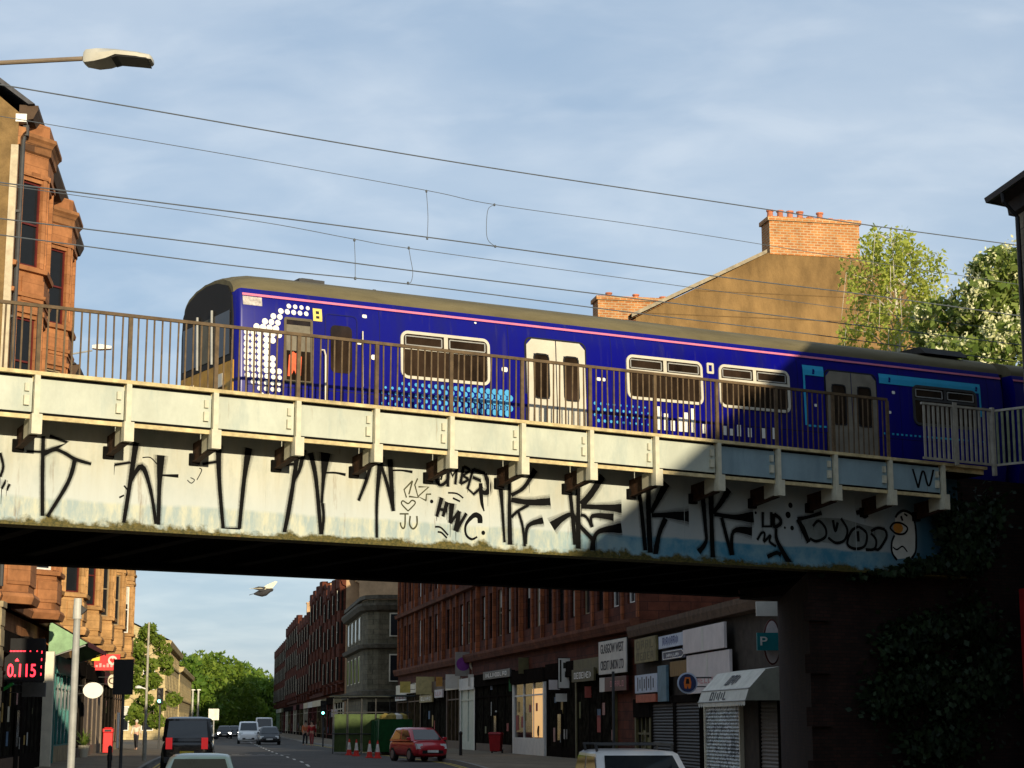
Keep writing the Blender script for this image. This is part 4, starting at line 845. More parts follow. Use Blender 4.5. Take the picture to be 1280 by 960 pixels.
mb.sweep(pth, [(0, 5.3), (.3, 5.35), (.42, 5.66), (.42, 5.8), (0, 5.84)]); mb.sweep(pth, [(0, 9.75), (.3, 9.8), (.36, 10.05), (0, 10.12)]); mb.sweep(pth, [(0, 13.8), (.22, 13.85), (.26, 14.05), (0, 14.1)]); mb.sweep(pth, [(0, 17.2), (.4, 17.35), (.6, 17.8), (.6, 18.0), (0, 18.0)])
mb.build('string_course', blocks('red cornice stone', (.17, .058, .028), (.12, .042, .022), (.08, .03, .02), 1.2, .5, .012, .5), T1)
mb = MB(); xg = L1
gp = [(0, 9.6), (14.3, 9.6), (14.3, 18.2), (10.1, 21.05), (9.9, 21.15), (5.8, 21.15), (5.6, 21.05), (0, 18.1)]
mb.face([(xg, y, z) for y, z in gp]); mb.face([(xg - .4, y, z) for y, z in gp]); mb.build('gable', ROUGH, T1)
mb = MB(); mb.box(xg - .4, xg + .02, .001, 14.3, -1, 9.6); mb.build('gable_base', DRED, T1)
mb = MB()
for (a, b), (c, d) in (((-.2, 18.1), (5.7, 21.1)), ((10.0, 21.1), (14.4, 18.2))):
    mb = MB(); mb.loft([[(xx, a, b + dz), (xx, c, d + dz)] for xx, dz in ((xg - .5, .003), (xg - .5, .16), (xg + .1, .16), (xg + .1, .003))] + [[(xg - .5, a, b + .003), (xg - .5, c, d + .003)]], closed=False)
    mb.build('skew_coping', mat('skew stone', (.30, .25, .17), .9, .3, 4), T1)
mb = MB()
for zz, k in ((19.35, 0), (18.3, 1), (17.2, 2)): mb.box(xg + .002, xg + .016, 2.6 + .02 * k if k == 0 else .4, 11.6 if k == 0 else 13.6, zz, zz + .035)
mb.build('render_line', mat('render joint', (.14, .085, .035), .95), T1)
mb = MB(); mb.loft([[(xx, -.4, 18.0), (xx, 6.4, 21.4), (xx, 8.8, 21.4), (xx, 14.5, 18.1)] for xx in (0, xg - .5)], closed=False); mb.build('roof', SLATE, T1)
ch = chimney(T1, xg - 1.0, xg + .03, 5.85, 9.85, 21.08, 22.72, CHBRK, 9, CLAY, .42)
chimney(T1, xg - 8, xg - 7, .1, 3.9, 17.5, 20.65, CHBRK, 3, CLAY, .55)
# shop fronts of R1, by their place along the street
def S1(px): return fx(F1, px)
PALEG = mat('pale green shop paint', (.50, .55, .46), .45, .15); LIT = emit('warm lit shop interior', (.9, .52, .2), .55); OLV = mat('olive shop paint', (.10, .085, .03), .6, .3)
MULL = mat('brownish dim glass', (.03, .022, .012), .5, .9, 1.5, spec=.0)
shopfront(T1, .3, S1(528), 4.6, BROWN, SHOPD, MULL, 4, CREAM); shopfront(T1, S1(528) + .1, S1(560), 4.5, SHOPD, SHOPD, DIM, 4, BROWN)
shopfront(T1, S1(560) + .1, S1(577), 4.5, BROWN, BROWN, MULL, 3, CREAM); shopfront(T1, S1(577) + .1, S1(596), 4.4, PALEG, PALEG, PALEG, 2, WHITE, pm=WHITE)
shopfront(T1, S1(596) + .1, S1(644), 4.5, SHOPD, BROWN, DIM, 5, SHOPD, S1(620)); shopfront(T1, S1(686) + .1, S1(722), 4.5, SHOPD, SHOPD, DIM, 3, SHOPD, S1(700)); shopfront(T1, S1(722) + .1, S1(772), 4.5, SHOPD, SHOPD, DIM, 3, OLV, pm=OLV)
w1 = shopfront(T1, S1(645), S1(685), 4.4, WHITE, WHITE, GLASS, 3, SHOPD, None, -.2, -.6, .9, WHITE)
mb = MB(); mb.box(S1(668), S1(681), -.107, -.103, 1.0, 3.4); mb.build('lit_window', LIT, w1)

# --- low shops R0 between the tenement and the bridge
F0 = frame((4.9, 73.6), (8.13, 50)); L0 = F0['L']
def S0(px): return fx(F0, px)
T0 = thing('shop_row', (F0['o'].x, F0['o'].y, 0), F0['a'], 'dark row of single storey shops under signs against the brick bridge pier', 'shops')
mb = MB(); mb.box(0, L0, .02, 7, -1, 5.2); mb.build('wall', mat('shade dark rendered wall', (.045, .035, .026), .9, .4), T0)  # wall colour darkened to hold the shade over the shop row
mb = MB(); mb.sweep([(0, 0), (L0, 0)], [(-.1, 4.95), (.3, 5.0), (.36, 5.25), (.36, 5.42), (-.1, 5.45)]); mb.build('cornice', mat('brown cornice stone', (.10, .06, .035), .9, .4, 3, .3), T0)
mb = MB(); mb.prismx([(-.1, 5.46), (7.2, 6.9), (7.2, 6.75), (-.1, 5.455)], 0, L0); mb.build('roof', SLATE, T0)
SHUT = mat('dark roller shutter', (.025, .022, .02), .6, .3, 3)
def shutter_mat():
    m, n, l, b = nodes('graffitied roller shutter')
    t = n.new('ShaderNodeTexCoord'); q = n.new('ShaderNodeTexNoise'); q.inputs['Scale'].default_value = 1.5; q.inputs['Detail'].default_value = 3; q.inputs['Distortion'].default_value = 2.2; l.new(t.outputs['Object'], q.inputs['Vector'])
    r = n.new('ShaderNodeValToRGB'); r.color_ramp.interpolation = 'CONSTANT'; e = r.color_ramp.elements; e[0].position = 0; e[0].color = (.03, .035, .04, 1); e[1].position = .44; e[1].color = (.45, .47, .46, 1)
    a = r.color_ramp.elements.new(.52); a.color = (.09, .10, .08, 1); c = r.color_ramp.elements.new(.58); c.color = (.50, .52, .48, 1); d = r.color_ramp.elements.new(.66); d.color = (.12, .2, .22, 1)
    l.new(q.outputs['Fac'], r.inputs[0]); l.new(r.outputs[0], b.inputs['Base Color']); b.inputs['Roughness'].default_value = .5; return m
SHG = shutter_mat()
def shutter(x0, x1, z0, z1, m, frm=SHOPD):
    mb = MB(); pr = []; n = int((z1 - z0) / .11)
    for k in range(n): z = z0 + k * .11; pr += [(-.05, z), (-.085, z + .055)]
    pr += [(-.05, z1), (0, z1), (0, z0)]
    mb.prismx(pr, x0 + .1, x1 - .1, 0); mb.box(x0, x0 + .1, -.12, .015, z0, z1 + .25, 1); mb.box(x1 - .1, x1, -.12, .015, z0, z1 + .25, 1); mb.box(x0 + .1, x1 - .1, -.16, .015, z1, z1 + .25, 1)
    mb.build('roller_shutter', [m, frm], T0)
shopfront(T0, .2, S0(817), 2.6, OLV, SHOPD, DIM, 3, SHOPD, None, -.12); shutter(S0(817) + .1, S0(846), -.4, 2.4, SHUT); shutter(S0(847), S0(879), -.4, 2.4, SHUT)
shutter(S0(884), S0(929), -.4, 2.2, SHG, CREAM); shutter(S0(953), S0(978), -.4, 2.3, mat('ribbed gate', (.16, .14, .12), .6, .5, 6, stretch=(14, 1, .3)))

# --- grey corner building, house behind it, and the far tenements on the right
def simple_house(name, label, o, e, H, depth, m, nwin, floors, roof_h=3, shop=True, chim=(), gm=None, zc=None):
    fr = frame(o, e); Lh = fr['L']
    t = thing(name, (fr['o'].x, fr['o'].y, 0), fr['a'], label, 'tenement'); ops = []; ws = []
    for k in range(nwin):
        x = Lh * (k + .5) / nwin - .6
        for z0, z1 in floors: ops.append((x, x + 1.2, z0, z1)); ws.append((x, z0, z1 - z0))
    mb = MB(); wall(mb, Lh, -1, H, ops, .25)
    for xx in (0, Lh): mb.face([(xx, 0, -1), (xx, depth, -1), (xx, depth, H), (xx, depth / 2, H + roof_h), (xx, 0, H)], 1)
    mb.face([(0, depth, -1), (Lh, depth, -1), (Lh, depth, H), (0, depth, H)], 0); mb.build('wall', [m, gm or m], t)
    for x, z0, h in ws: window(t, 1.2, h, (x, 0, z0), 0, WHITE, rnd.randint(0, 2))
    mb = MB(); pth = [(0, 0), (Lh, 0)]; mb.sweep(pth, [(0, H - .7), (.35, H - .5), (.5, H - .1), (.5, H), (0, H)])
    if shop: mb.sweep(pth, [(0, 4.7), (.3, 4.75), (.35, 5.1), (0, 5.15)])
    for z0, z1 in floors: mb.sweep(pth, [(0, z0 - .3), (.14, z0 - .28), (.14, z0 - .08), (0, z0 - .05)])
    mb.build('string_course', m, t)
    mb = MB(); mb.loft([[(xx, -.4, H + .01), (xx, depth / 2, H + roof_h + .15), (xx, depth + .4, H + .01)] for xx in (-.15, Lh + .15)], closed=False); mb.build('roof', SLATE, t)
    for x, w_ in chim: chimney(t, x, x + w_, depth / 2 - 2, depth / 2 + 2, H + roof_h - 1.5, H + roof_h + 2.2, gm or m, 5)
    if shop:
        n = max(2, int(Lh / 9))
        for k in range(n):
            c = [SHOPD, BROWN, CREAM, DKRED, GREENL, OLV][rnd.randint(0, 5)]; shopfront(t, Lh * k / n + .2, Lh * (k + 1) / n - .2, 4.4, c, SHOPD, DIM, 3, [CREAM, SHOPD, DKRED, WHITE, OLV][rnd.randint(0, 4)])
    return t
FLs = ((6.0, 8.3), (9.6, 11.8), (12.9, 14.9))
PEACH = mat('lit peach gable render', (.42, .27, .15), .9, .25, 1)
def r2(Y): return (-15.5 - .16 * (Y - 175), Y)
for y0, y1, H, pm, lb in ((178, 203, 15.4, PEACH, 'dark red bayed tenement next beyond the grey corner building, nearest of its row'), (203.4, 232, 16.9, PEACH, 'second dark red bayed tenement beyond the grey corner building, tallest of the far row'), (232.4, 266, 15.2, DRED, 'third dark red bayed tenement beyond the grey corner building'), (266.4, 308, 16.6, PEACH, 'fourth dark red bayed tenement beyond the grey corner building'), (308.4, 365, 15.0, PEACH, 'farthest dark red tenement of its row, its end next to the distant trees')):
    fl = tuple((z * H / 16, z2 * H / 16) for z, z2 in FLs); n_ = max(6, int((y1 - y0) / 3.2)); Lr = (y1 - y0) * 1.013
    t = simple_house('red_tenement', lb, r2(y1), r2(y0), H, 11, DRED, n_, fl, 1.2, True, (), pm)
    chimney(t, Lr - 1.3, Lr - .1, .6, 5, H + .3, H + 2.3, PEACH, 5); chimney(t, Lr * .45, Lr * .45 + 1.1, 2, 5.5, H + .3, H + 1.9, DRED, 5)
    mb = MB()
    for k in range(0, n_, 2):
        c_ = Lr * (k + .5) / n_
        for s_ in (-1, 1): mb.prismz([(c_ + s_ * .62, -.002), (c_ + s_ * 1.5, -.002), (c_ + s_ * 1.45, -.55), (c_ + s_ * .62, -.75)], 5.6, H - .8)
        mb.prismz([(c_ - 1.55, -.002), (c_ + 1.55, -.002), (c_ + 1.5, -.62), (c_ + .66, -.82), (c_ - .66, -.82), (c_ - 1.5, -.62)], H - .798, H + .5)
        for z0, z1 in fl: mb.box(c_ - .615, c_ + .615, -.7, -.002, z0 - 1.1, z0 - .3)
    mb.build('bay', DRED, t)
    for k in range(0, n_, 2):
        c_ = Lr * (k + .5) / n_; mb = MB()
        for z0, z1 in fl:
            for s_ in (-1, 1): mb.face([(c_ + s_ * .72, -.742, z0), (c_ + s_ * 1.36, -.590, z0), (c_ + s_ * 1.36, -.590, z1), (c_ + s_ * .72, -.742, z1)], 0)
            mb.face([(c_ + 1.482, -.22, z0), (c_ + 1.466, -.42, z0), (c_ + 1.466, -.42, z1), (c_ + 1.482, -.22, z1)], 0)
            mb.box(c_ + .70, c_ + .74, -.80, -.755, z0, z1, 1); mb.box(c_ + .7, c_ + 1.38, -.80, -.76, (z0 + z1) / 2, (z0 + z1) / 2 + .06, 1)
        mb.build('bay_window', [SHOPD, CREAM], t)
simple_house('rendered_house', 'peach rendered gable and chimneys rising over the grey corner building', (-16.5, 200), (-14.6, 176.5), 15.6, 9, PEACH, 6, ((9.6, 11.8),), .4, False, ((1, 1.2), (18, 1.4)))
Gp = [(-15.2, 171), (-12.2, 152.2), (-11.7, 150.6), (-10.8, 150), (-7, 149.9), (-5.5, 171)]
mb = MB(); mb.prismz(Gp, -1, 11.6); 
G = thing('corner_building', (-12, 160, 0), 0, 'weathered grey stone corner building with a rounded edge, just beyond the red tenement', 'building')
goff = (12, -160, 0); mb.build('wall', GSTONE, G, off=goff)
pg = [(-15.2, 171), (-12.2, 152.2), (-11.7, 150.6), (-10.8, 150), (-7, 149.9)]
mb = MB(); mb.sweep(pg, [(0, 10.6), (.35, 10.75), (.55, 11.1), (.55, 11.3), (0, 11.3)]); mb.sweep(pg, [(0, 11.62), (.3, 11.64), (.3, 11.95), (-.3, 11.95)]); mb.sweep(pg, [(0, 7.6), (.35, 7.7), (.45, 8.0), (0, 8.05)]); mb.sweep(pg, [(0, 3.7), (.4, 3.8), (.5, 4.3), (0, 4.35)])
mb.build('cornice', mat('grey cornice stone', (.10, .085, .06), .9, .4, 3), G, off=goff)
for k, (x, z, h) in enumerate(((-9.9, 8.6, 1.9), (-8.5, 8.6, 1.9), (-9.9, 5.0, 2.2), (-8.5, 5.0, 2.2))):
    mb = MB(); mb.box(x, x + .95, 149.80, 149.86, z, z + h, 0); mb.box(x + .1, x + .85, 149.77, 149.798, z + .1, z + h - .1, 1); mb.build('window', [CREAM, GLASS], G, off=goff)
for k in range(4):
    f = .15 + .22 * k; X_, Y_ = -15.2 + 3.0 * f, 171 - 18.8 * f; d_ = Vector((3.0, -18.8, 0)).normalized()
    for z, h in ((5.0, 2.2), (8.5, 1.9)):
        mb = MB(); mb.T = Matrix.Translation((X_, Y_, 0)) @ Matrix.Rotation(math.atan2(d_.y, d_.x), 4, 'Z'); mb.box(0, 1.2, -.09, -.02, z, z + h, 0); mb.box(.1, 1.1, -.11, -.092, z + .1, z + h - .1, 1); mb.build('window', [CREAM, GLASS], G, off=goff)
mb = MB(); mb.prismz([(-12.1, 152.1), (-11.62, 150.5), (-10.75, 149.86), (-7, 149.76), (-7, 149.9), (-11, 150.2), (-12, 152.3)], .2, 3.4); mb.build('shop_window', DIM, G, off=goff)

# --- near tenement at the right edge; its eave throws the shadow over the bridge
C = Vector((11.62, 41.1, 0)); EZ = 13.62
RNa = math.atan2(-SD.y, -SD.x)
RN = thing('grey_tenement', (C.x, C.y, 0), RNa, 'shaded stone tenement with overhanging eave at the right edge, this side of the railway', 'tenement')
# local: x towards the camera along the street, y away from the street
e = Matrix.Rotation(-RNa, 3, 'Z') @ BV
ops = []; ws = []
for k in range(24):
    for z0 in (1.2, 4.6, 8.0, 10.9): ops.append((2 + k * 3.1, 3.2 + k * 3.1, z0, z0 + 1.9)); ws.append((2 + k * 3.1, z0))
mb = MB(); wall(mb, 78, -1, EZ, ops, .24)
mb.face([(0, 0, -1), (e.x * 13, e.y * 13, -1), (e.x * 13, e.y * 13, EZ), (0, 0, EZ)]); mb.face([(78, 0, -1), (78, 11, -1), (78, 11, EZ), (78, 0, EZ)]); mb.face([(e.x * 13, e.y * 13, -1), (78, e.y * 13, -1), (78, e.y * 13, EZ), (e.x * 13, e.y * 13, EZ)])
mb.build('wall', blocks('grey yellow stone', (.24, .20, .14), (.19, .16, .11), (.1, .08, .06), .9, .4, .012, .3), RN)
for x, z0 in ws[:44]: window(RN, 1.2, 1.9, (x, 0, z0), 0, WHITE, rnd.randint(0, 2))
mb = MB(); mb.sweep([(e.x * 13, e.y * 13), (0, 0), (78, 0)], [(0, EZ - .45), (.12, EZ - .4), (.15, EZ - .1), (.45, EZ - .02), (.45, EZ + .06), (0, EZ + .06)]); mb.build('eave', mat('dark eave board', (.03, .025, .022), .8), RN)
mb = MB(); mb.sweep([(e.x * 13, e.y * 13), (0, 0), (78, 0)], [(.452, EZ - .04), (.54, EZ - .04), (.57, EZ + .08), (.452, EZ + .08)]); mb.tube([(.5, -.5, EZ - .05), (.5, -.48, EZ - .25), (.5, -.16, EZ - .6), (.5, -.12, -.5)], .05); mb.build('gutter', BLACK, RN)
mb = MB(); mb.face([(0 - .3, -.3, EZ + .07), (78, -.3, EZ + .07), (78, 5, EZ + 1.2), (5, 5, EZ + 1.2)]); mb.face([(-.3, -.3, EZ + .07), (e.x * 13, e.y * 13, EZ + .07), (8, e.y * 13 - 1, EZ + 1.2), (5, 5, EZ + 1.2)]); mb.build('roof', SLATE, RN)
mb = MB(); mb.box(-.02, 3.0, -.35, -.02, 2.2, 4.6); mb.build('shop_fascia', mat('red shop fascia', (.35, .01, .015), .5), RN)
mb = MB(); mb.box(3.2, 6, -.05, -.02, .2, 2.1); mb.build('shop_window', DIM, RN)

# --- pale sandstone houses far down the left side
FB = frame((-34.6, 186), (-40.5, 226))
Bh = simple_house('pale_tenement', 'pale yellow sandstone house with dark hipped roof, down the left pavement behind a street tree', (-34.6, 186), (-40.6, 227), 9.9, 11, PALE, 9, ((5.2, 7.0), (1.0, 3.4), (7.9, 9.2)), 2.6, False, ((.5, 1.4),), PALE)
for k, x in enumerate((1.0, 3.4, 5.8, 8.2)):
    for z0, h in ((1.0, 2.4), (5.0, 2.1)): window(Bh, 1.15, h, (-.16, x + 1.2, z0), -math.pi / 2, WHITE, k % 3)
simple_house('pale_tenement', 'last pale sandstone house on the left, partly hidden by the far trees', (-41, 230), (-49, 285), 8.6, 10, PALE, 10, ((1.0, 3.2), (4.8, 6.8)), 2.5, False, ((20, 1.4),), PALE)

# --- unseen tenements added beside and behind the viewpoint to shade the street from the open sky
def shade_block(label, pts, H, m):
    mb = MB(); c = Vector((sum(p[0] for p in pts) / len(pts), sum(p[1] for p in pts) / len(pts), 0)); t = thing('shade_tenement', c, 0, label, 'tenement')
    q = [(p[0] - c.x, p[1] - c.y) for p in pts]; mb.prismz(q, -1, H); mb.build('wall', m, t); cl = q + [q[0]]
    mb = MB(); mb.sweep(cl[::-1] if False else cl, [(0, H - .5), (.4, H - .1), (.4, H + .1), (0, H + .1)]); mb.build('cornice', m, t)
    mb = MB(); cc = Vector((sum(p[0] for p in q) / len(q), sum(p[1] for p in q) / len(q)))
    mb.loft([[(x, y, H + .101) for x, y in q], [(x + (cc.x - x) * .3, y + (cc.y - y) * .3, H + 3) for x, y in q]]); mb.build('roof', SLATE, t)
    for a, b in zip(cl, cl[1:]):
        a, b = Vector(a), Vector(b); d = b - a; n = int(d.length / 3.2); ang = math.atan2(d.y, d.x)
        for k in range(min(n, 12)):
            for z in (1.5, 5, 8.5, 12):
                if z + 2 < H - .6: p = a + d * ((k + .5) / n); window(t, 1.2, 2.0, (p.x + .17 * math.sin(ang), p.y - .17 * math.cos(ang), z), ang, WHITE, k % 3)
def P2(s, t): p = st(s, t); return (p.x, p.y)
shade_block('added red tenement beside the viewpoint on the left, unseen, shading the street', [P2(-70, -7.5), P2(13, -7.5), P2(13, -19), P2(-70, -19)][::-1], 16.5, DRED)
shade_block('added red tenement closing the street behind the viewpoint, unseen, shading the street', [P2(-110, -30), P2(-96, -30), P2(-96, 12), P2(-110, 12)][::-1], 15, DRED)
# ------------------------------------------------------------------ signs
LETK = mat('dark sign lettering', (.03, .03, .035), .6); LETR = mat('faded red lettering', (.50, .22, .22), .7); LETN = mat('navy sign lettering', (.03, .05, .16), .6); LETW = mat('white sign lettering', (.75, .74, .7), .5)
SGW = mat('off white sign board', (.60, .57, .50), .6, .12, 2); SGP = mat('pinkish white sign board', (.60, .53, .50), .6, .1, 2); NAVY = mat('navy sign board', (.02, .03, .08), .5); SGB = mat('blue white sign board', (.42, .48, .58), .5, .15)
def fsign(fr, px0, px1, y0, y1, label, m, lines=(), y=-.18, th=.1, rim=None, lm=LETK, cat='sign', name='shop_sign', tilt=0):
    """a fascia sign fixed along a shop front between two columns of the photo"""
    a, b = fx(fr, px0), fx(fr, px1); c = (a + b) / 2; pc = fp_(fr, c); Ym = pc.y; pm = (px0 + px1) / 2
    zt, zb = P(pm, y0, Ym).z, P(pm, y1, Ym).z; w_, h = b - a, zt - zb
    p = fp_(fr, c, y, zb); t = thing(name, p, fr['a'], label, cat)
    mb = MB(); mb.box(-w_ / 2, w_ / 2, -th, 0, 0, h, 0)
    if rim: mb.box(-w_ / 2 - .05, w_ / 2 + .05, -th * .5, -.01, -.05, h + .05, 1)
    mb.build('board', [m, rim or m], t, bevel=.01)
    n = len(lines)
    for k, ln in enumerate(lines):
        s_ = h / n * .78; o = text(ln, s_, lm, t, 0, -th - .006, h - h / n * (k + .5)); o.scale.x = min(3.2, (w_ * .86) / max(.1, o.dimensions.x or 1)) if ln else 1
        ww = max(v.co.x for v in o.data.vertices) - min(v.co.x for v in o.data.vertices); o.scale.x = w_ * .84 / ww
    return t, w_, h
def psign(px0, px1, y0, y1, Y, label, m, lines=(), th=.12, shape='box', rim=None, lm=LETK, arm=1, rot=0, name='projecting_sign', tilt=0):
    """a sign standing out from a wall, facing down the street"""
    pm = (px0 + px1) / 2; c = P(pm, (y0 + y1) / 2, Y); w_ = P(px1, (y0 + y1) / 2, Y).x - P(px0, (y0 + y1) / 2, Y).x; h = P(pm, y0, Y).z - P(pm, y1, Y).z
    t = thing(name, (c.x, c.y, c.z - h / 2), rot, label, 'sign'); mb = MB()
    if shape == 'box': mb.box(-w_ / 2, w_ / 2, -th / 2, th / 2, 0, h)
    else: mb.prism([(w_ / 2 * math.cos(2 * math.pi * k / 28), h / 2 + h / 2 * math.sin(2 * math.pi * k / 28)) for k in range(28)], -th / 2, th / 2)
    if rim: mb.prism([((w_ / 2 + .05) * math.cos(2 * math.pi * k / 28), h / 2 + (h / 2 + .05) * math.sin(2 * math.pi * k / 28)) for k in range(28)] if shape != 'box' else [(-w_ / 2 - .04, -.04), (w_ / 2 + .04, -.04), (w_ / 2 + .04, h + .04), (-w_ / 2 - .04, h + .04)], -th / 2 + .03, th / 2 - .03, 1)
    mb.build('board', [m, rim or m], t)
    if arm: mb = MB(); mb.tube([(0, 0, h * .8), (arm * (w_ / 2 + .5), 0, h * .8)], .025, 6); mb.tube([(0, 0, h * .3), (arm * (w_ / 2 + .5), 0, h * .3)], .02, 6); mb.build('bracket', DGREY, t)
    n = len(lines)
    for k, ln in enumerate(lines):
        o = text(ln, h / n * .7, lm, t, 0, -th / 2 - .006, h - h / n * (k + .5)); ww = max(v.co.x for v in o.data.vertices) - min(v.co.x for v in o.data.vertices); o.scale.x = min(1.3, w_ * .82 / ww)
    return t, w_, h
def dabs(t, x0, x1, z0, z1, n, y, m, name='worn_lettering', kinds=(0, 1, 2, 3, 4)):
    mb = MB(); r_ = random.Random(int(x0 * 97 + n)); wd = (x1 - x0) / n
    for k in range(n):
        a = x0 + wd * (k + .12); b = a + wd * .7; h = z1 - z0; s_ = (b - a) * .26; kind = r_.choice(kinds)
        mb.box(a, a + s_, y - .006, y, z0, z1)
        if kind in (0, 1, 3): mb.box(a + s_, b, y - .006, y, z1 - h * .16, z1)
        if kind in (1, 2, 3): mb.box(a + s_, b, y - .006, y, z0, z0 + h * .16)
        if kind in (0, 3, 4): mb.box(b - s_, b, y - .0065, y, z0 + h * .17, z1 - h * .17)
        if kind in (0, 1): mb.box(a + s_, b - s_, y - .006, y, z0 + h * .42, z0 + h * .57)
    return mb.build(name, m, t)
# right-hand shops
FX = dict(o=fp_(F1, 0, -.0, -.6), L=L1, a=F1['a'], d=F1['d'])
fsign(F1, 758, 793, 800, 842, 'white sign reading GLASGOW WEST CREDIT UNION LTD in dark capitals', SGW, ['GLASGOW WEST', 'CREDIT UNION LTD'], y=-.22, rim=LEAD)
t, w_, h = fsign(F1, 759, 793, 846, 864, 'dark maroon shop fascia with a pale end, below the credit union sign', mat('maroon sign board', (.08, .015, .015), .5), y=-.22); dabs(t, -w_ * .1, w_ * .42, h * .3, h * .7, 6, -.1, LETR)
mb = MB(); mb.box(-w_ / 2, -w_ / 2 + w_ * .2, -.108, -.101, 0, h); mb.build('end_panel', SGW, t)
t, w_, h = fsign(F0, 803, 830, 797, 828, 'olive sign board with faded upright panels, right of the credit union sign', mat('olive sign board', (.22, .18, .08), .7, .35, 3)); dabs(t, -w_ * .42, w_ * .42, h * .1, h * .42, 5, -.1, OLV); dabs(t, -w_ * .42, w_ * .42, h * .55, h * .9, 4, -.1, OLV)
t, w_, h = fsign(F0, 803, 831, 843, 866, 'blue and white striped sign with tall dark numerals above orange shop lettering', SGB); dabs(t, -w_ * .4, w_ * .4, h * .12, h * .88, 4, -.1, LETK, kinds=(4,))
fsign(F0, 804, 829, 868, 878, 'narrow orange red sign under the striped blue sign', mat('orange red sign board', (.40, .09, .04), .6, .3, 6))
fsign(F0, 832, 843, 832, 877, 'slender blue grey vertical board beside the dark shutters', mat('blue grey board', (.11, .19, .23), .6, .25))
t, w_, h = fsign(F0, 834, 866, 793, 809, 'blue and white fascia with close dark blue lettering', SGB); dabs(t, -w_ * .34, w_ * .3, h * .2, h * .85, 9, -.1, LETN, kinds=(0, 4))
t, w_, h = fsign(F0, 838, 868, 812, 824, 'black sign with a white arrow outline, under the blue lettered fascia', NAVY); dabs(t, -w_ * .3, w_ * .25, h * .3, h * .62, 7, -.1, LETW, kinds=(0, 2, 4))
mb = MB()
for a, b in (((-.44, .12), (.36, .12)), ((.36, .12), (.47, .5)), ((.47, .5), (.36, .88)), ((.36, .88), (-.44, .88)), ((-.44, .88), (-.44, .12))):
    p, q = Vector((a[0] * w_, a[1] * h)), Vector((b[0] * w_, b[1] * h)); mb.tube([(p.x, -.105, p.y), (q.x, -.105, q.y)], .02, 4)
mb.build('arrow_outline', LETW, t)
fsign(F0, 848, 871, 826, 845, 'brown wooden fascia panel above the round sign', mat('brown wood panel', (.22, .13, .04), .7, .4, 8, stretch=(3, 1, .3)))
t, w_, h = psign(848.5, 870, 842.5, 865, 60, 'round sign with an orange figure inside a pale ring', NAVY, shape='disc', rim=SGB)
mb = MB(); mb.prism([(-.10, .12), (-.03, .10), (.0, .22), (.03, .10), (.10, .12), (.12, .3), (.08, .47), (-.08, .47), (-.12, .3)], -.068, -.061); mb.prism([(-.06, .26), (.06, .26), (.04, .42), (-.04, .42)], -.074, -.069, 1); mb.build('emblem', [mat('orange sign print', (.60, .14, .02), .6), LEAD], t)
t, w_, h = fsign(F0, 868, 921, 783, 814, 'large blank pinkish white upper fascia, the widest board in the shop row', SGP, y=-.26)
mb = MB(); mb.box(-.12, .12, -.108, -.101, .02, h - .02); mb.build('seam_strip', SGW, t)
t, w_, h = fsign(F0, 870, 925, 816, 866, 'large pinkish white panel with faded red lettering, under the blank fascia', SGP, y=-.2)
dabs(t, -w_ * .34, w_ * .36, h * .24, h * .40, 8, -.1, LETR)
mb = MB(); mb.box(-.12, .12, -.108, -.101, h * .42, h - .02); mb.build('seam_strip', SGW, t)
# awning
aw0, aw1 = fx(F0, 924), fx(F0, 988); AWL = aw1 - aw0; pa = fp_(F0, (aw0 + aw1) / 2, -.17, P(930, 884, fp_(F0, (aw0 + aw1) / 2).y).z)
awn = thing('awning', pa, F0['a'], 'white canvas shop awning with scalloped edge and dark lettering over the pavement', 'awning')
AWM = mat('white awning canvas', (.56, .55, .48), .8, .15, 3); AWS = mat('grey green awning end', (.36, .37, .30), .8, .2, 3)
mb = MB(); hw = AWL / 2; pr = [(0, 1.12), (-.5, 1.04), (-1.0, .5), (-1.12, .16)]
mb.loft([[(xx, y, z) for y, z in pr] for xx in (-hw, hw)], 0, closed=False)
for xx in (-hw + .003, hw - .003): mb.face([(xx, 0, 1.11), (xx, -.5, 1.035), (xx, -.99, .5), (xx, -1.11, .165), (xx, 0, .165)], 1)
n = 22
for k in range(n):
    a, b = -hw + AWL * k / n, -hw + AWL * (k + 1) / n; mb.face([(a, -1.12, .16), (b, -1.12, .16), (b - .03, -1.12, .05), ((a + b) / 2, -1.12, .0), (a + .03, -1.12, .05)], 0)
mb.build('canvas', [AWM, AWS], awn)
mb = MB(); mb.tube([(-hw, -1.0, .5), (hw, -1.0, .5)], .025, 6); mb.tube([(-hw, -1.12, .16), (hw, -1.12, .16)], .025, 6); mb.build('frame', GREY, awn)
a1 = dabs(awn, -.7, .6, -.2, .2, 3, 0, LETK); a1.location = (.2, -.762, .785); a1.rotation_euler.x = R(-43)
a2 = dabs(awn, -1.2, .9, -.13, .13, 4, 0, LETK); a2.location = (-.3, -1.068, .33); a2.rotation_euler.x = R(-19)
# end panel over the awning, parking sign on an oval
t, w_, h = psign(945, 973, 752, 770, 52, 'pale lit canvas end high beside the bridge pier', SGW, arm=1)
t, w_, h = psign(956, 974, 776, 829, 51.2, 'tall white oval sign behind a teal panel beside the bridge pier', mat('white oval sign', (.62, .54, .52), .5), shape='disc', rim=mat('dark red rim', (.10, .03, .025), .6))
psign(946, 973, 791, 813, 51, 'teal sign panel with a white letter P, in front of the white oval sign', mat('teal sign board', (.01, .20, .22), .5, .15), lines=['P  '], lm=LETW, th=.1)
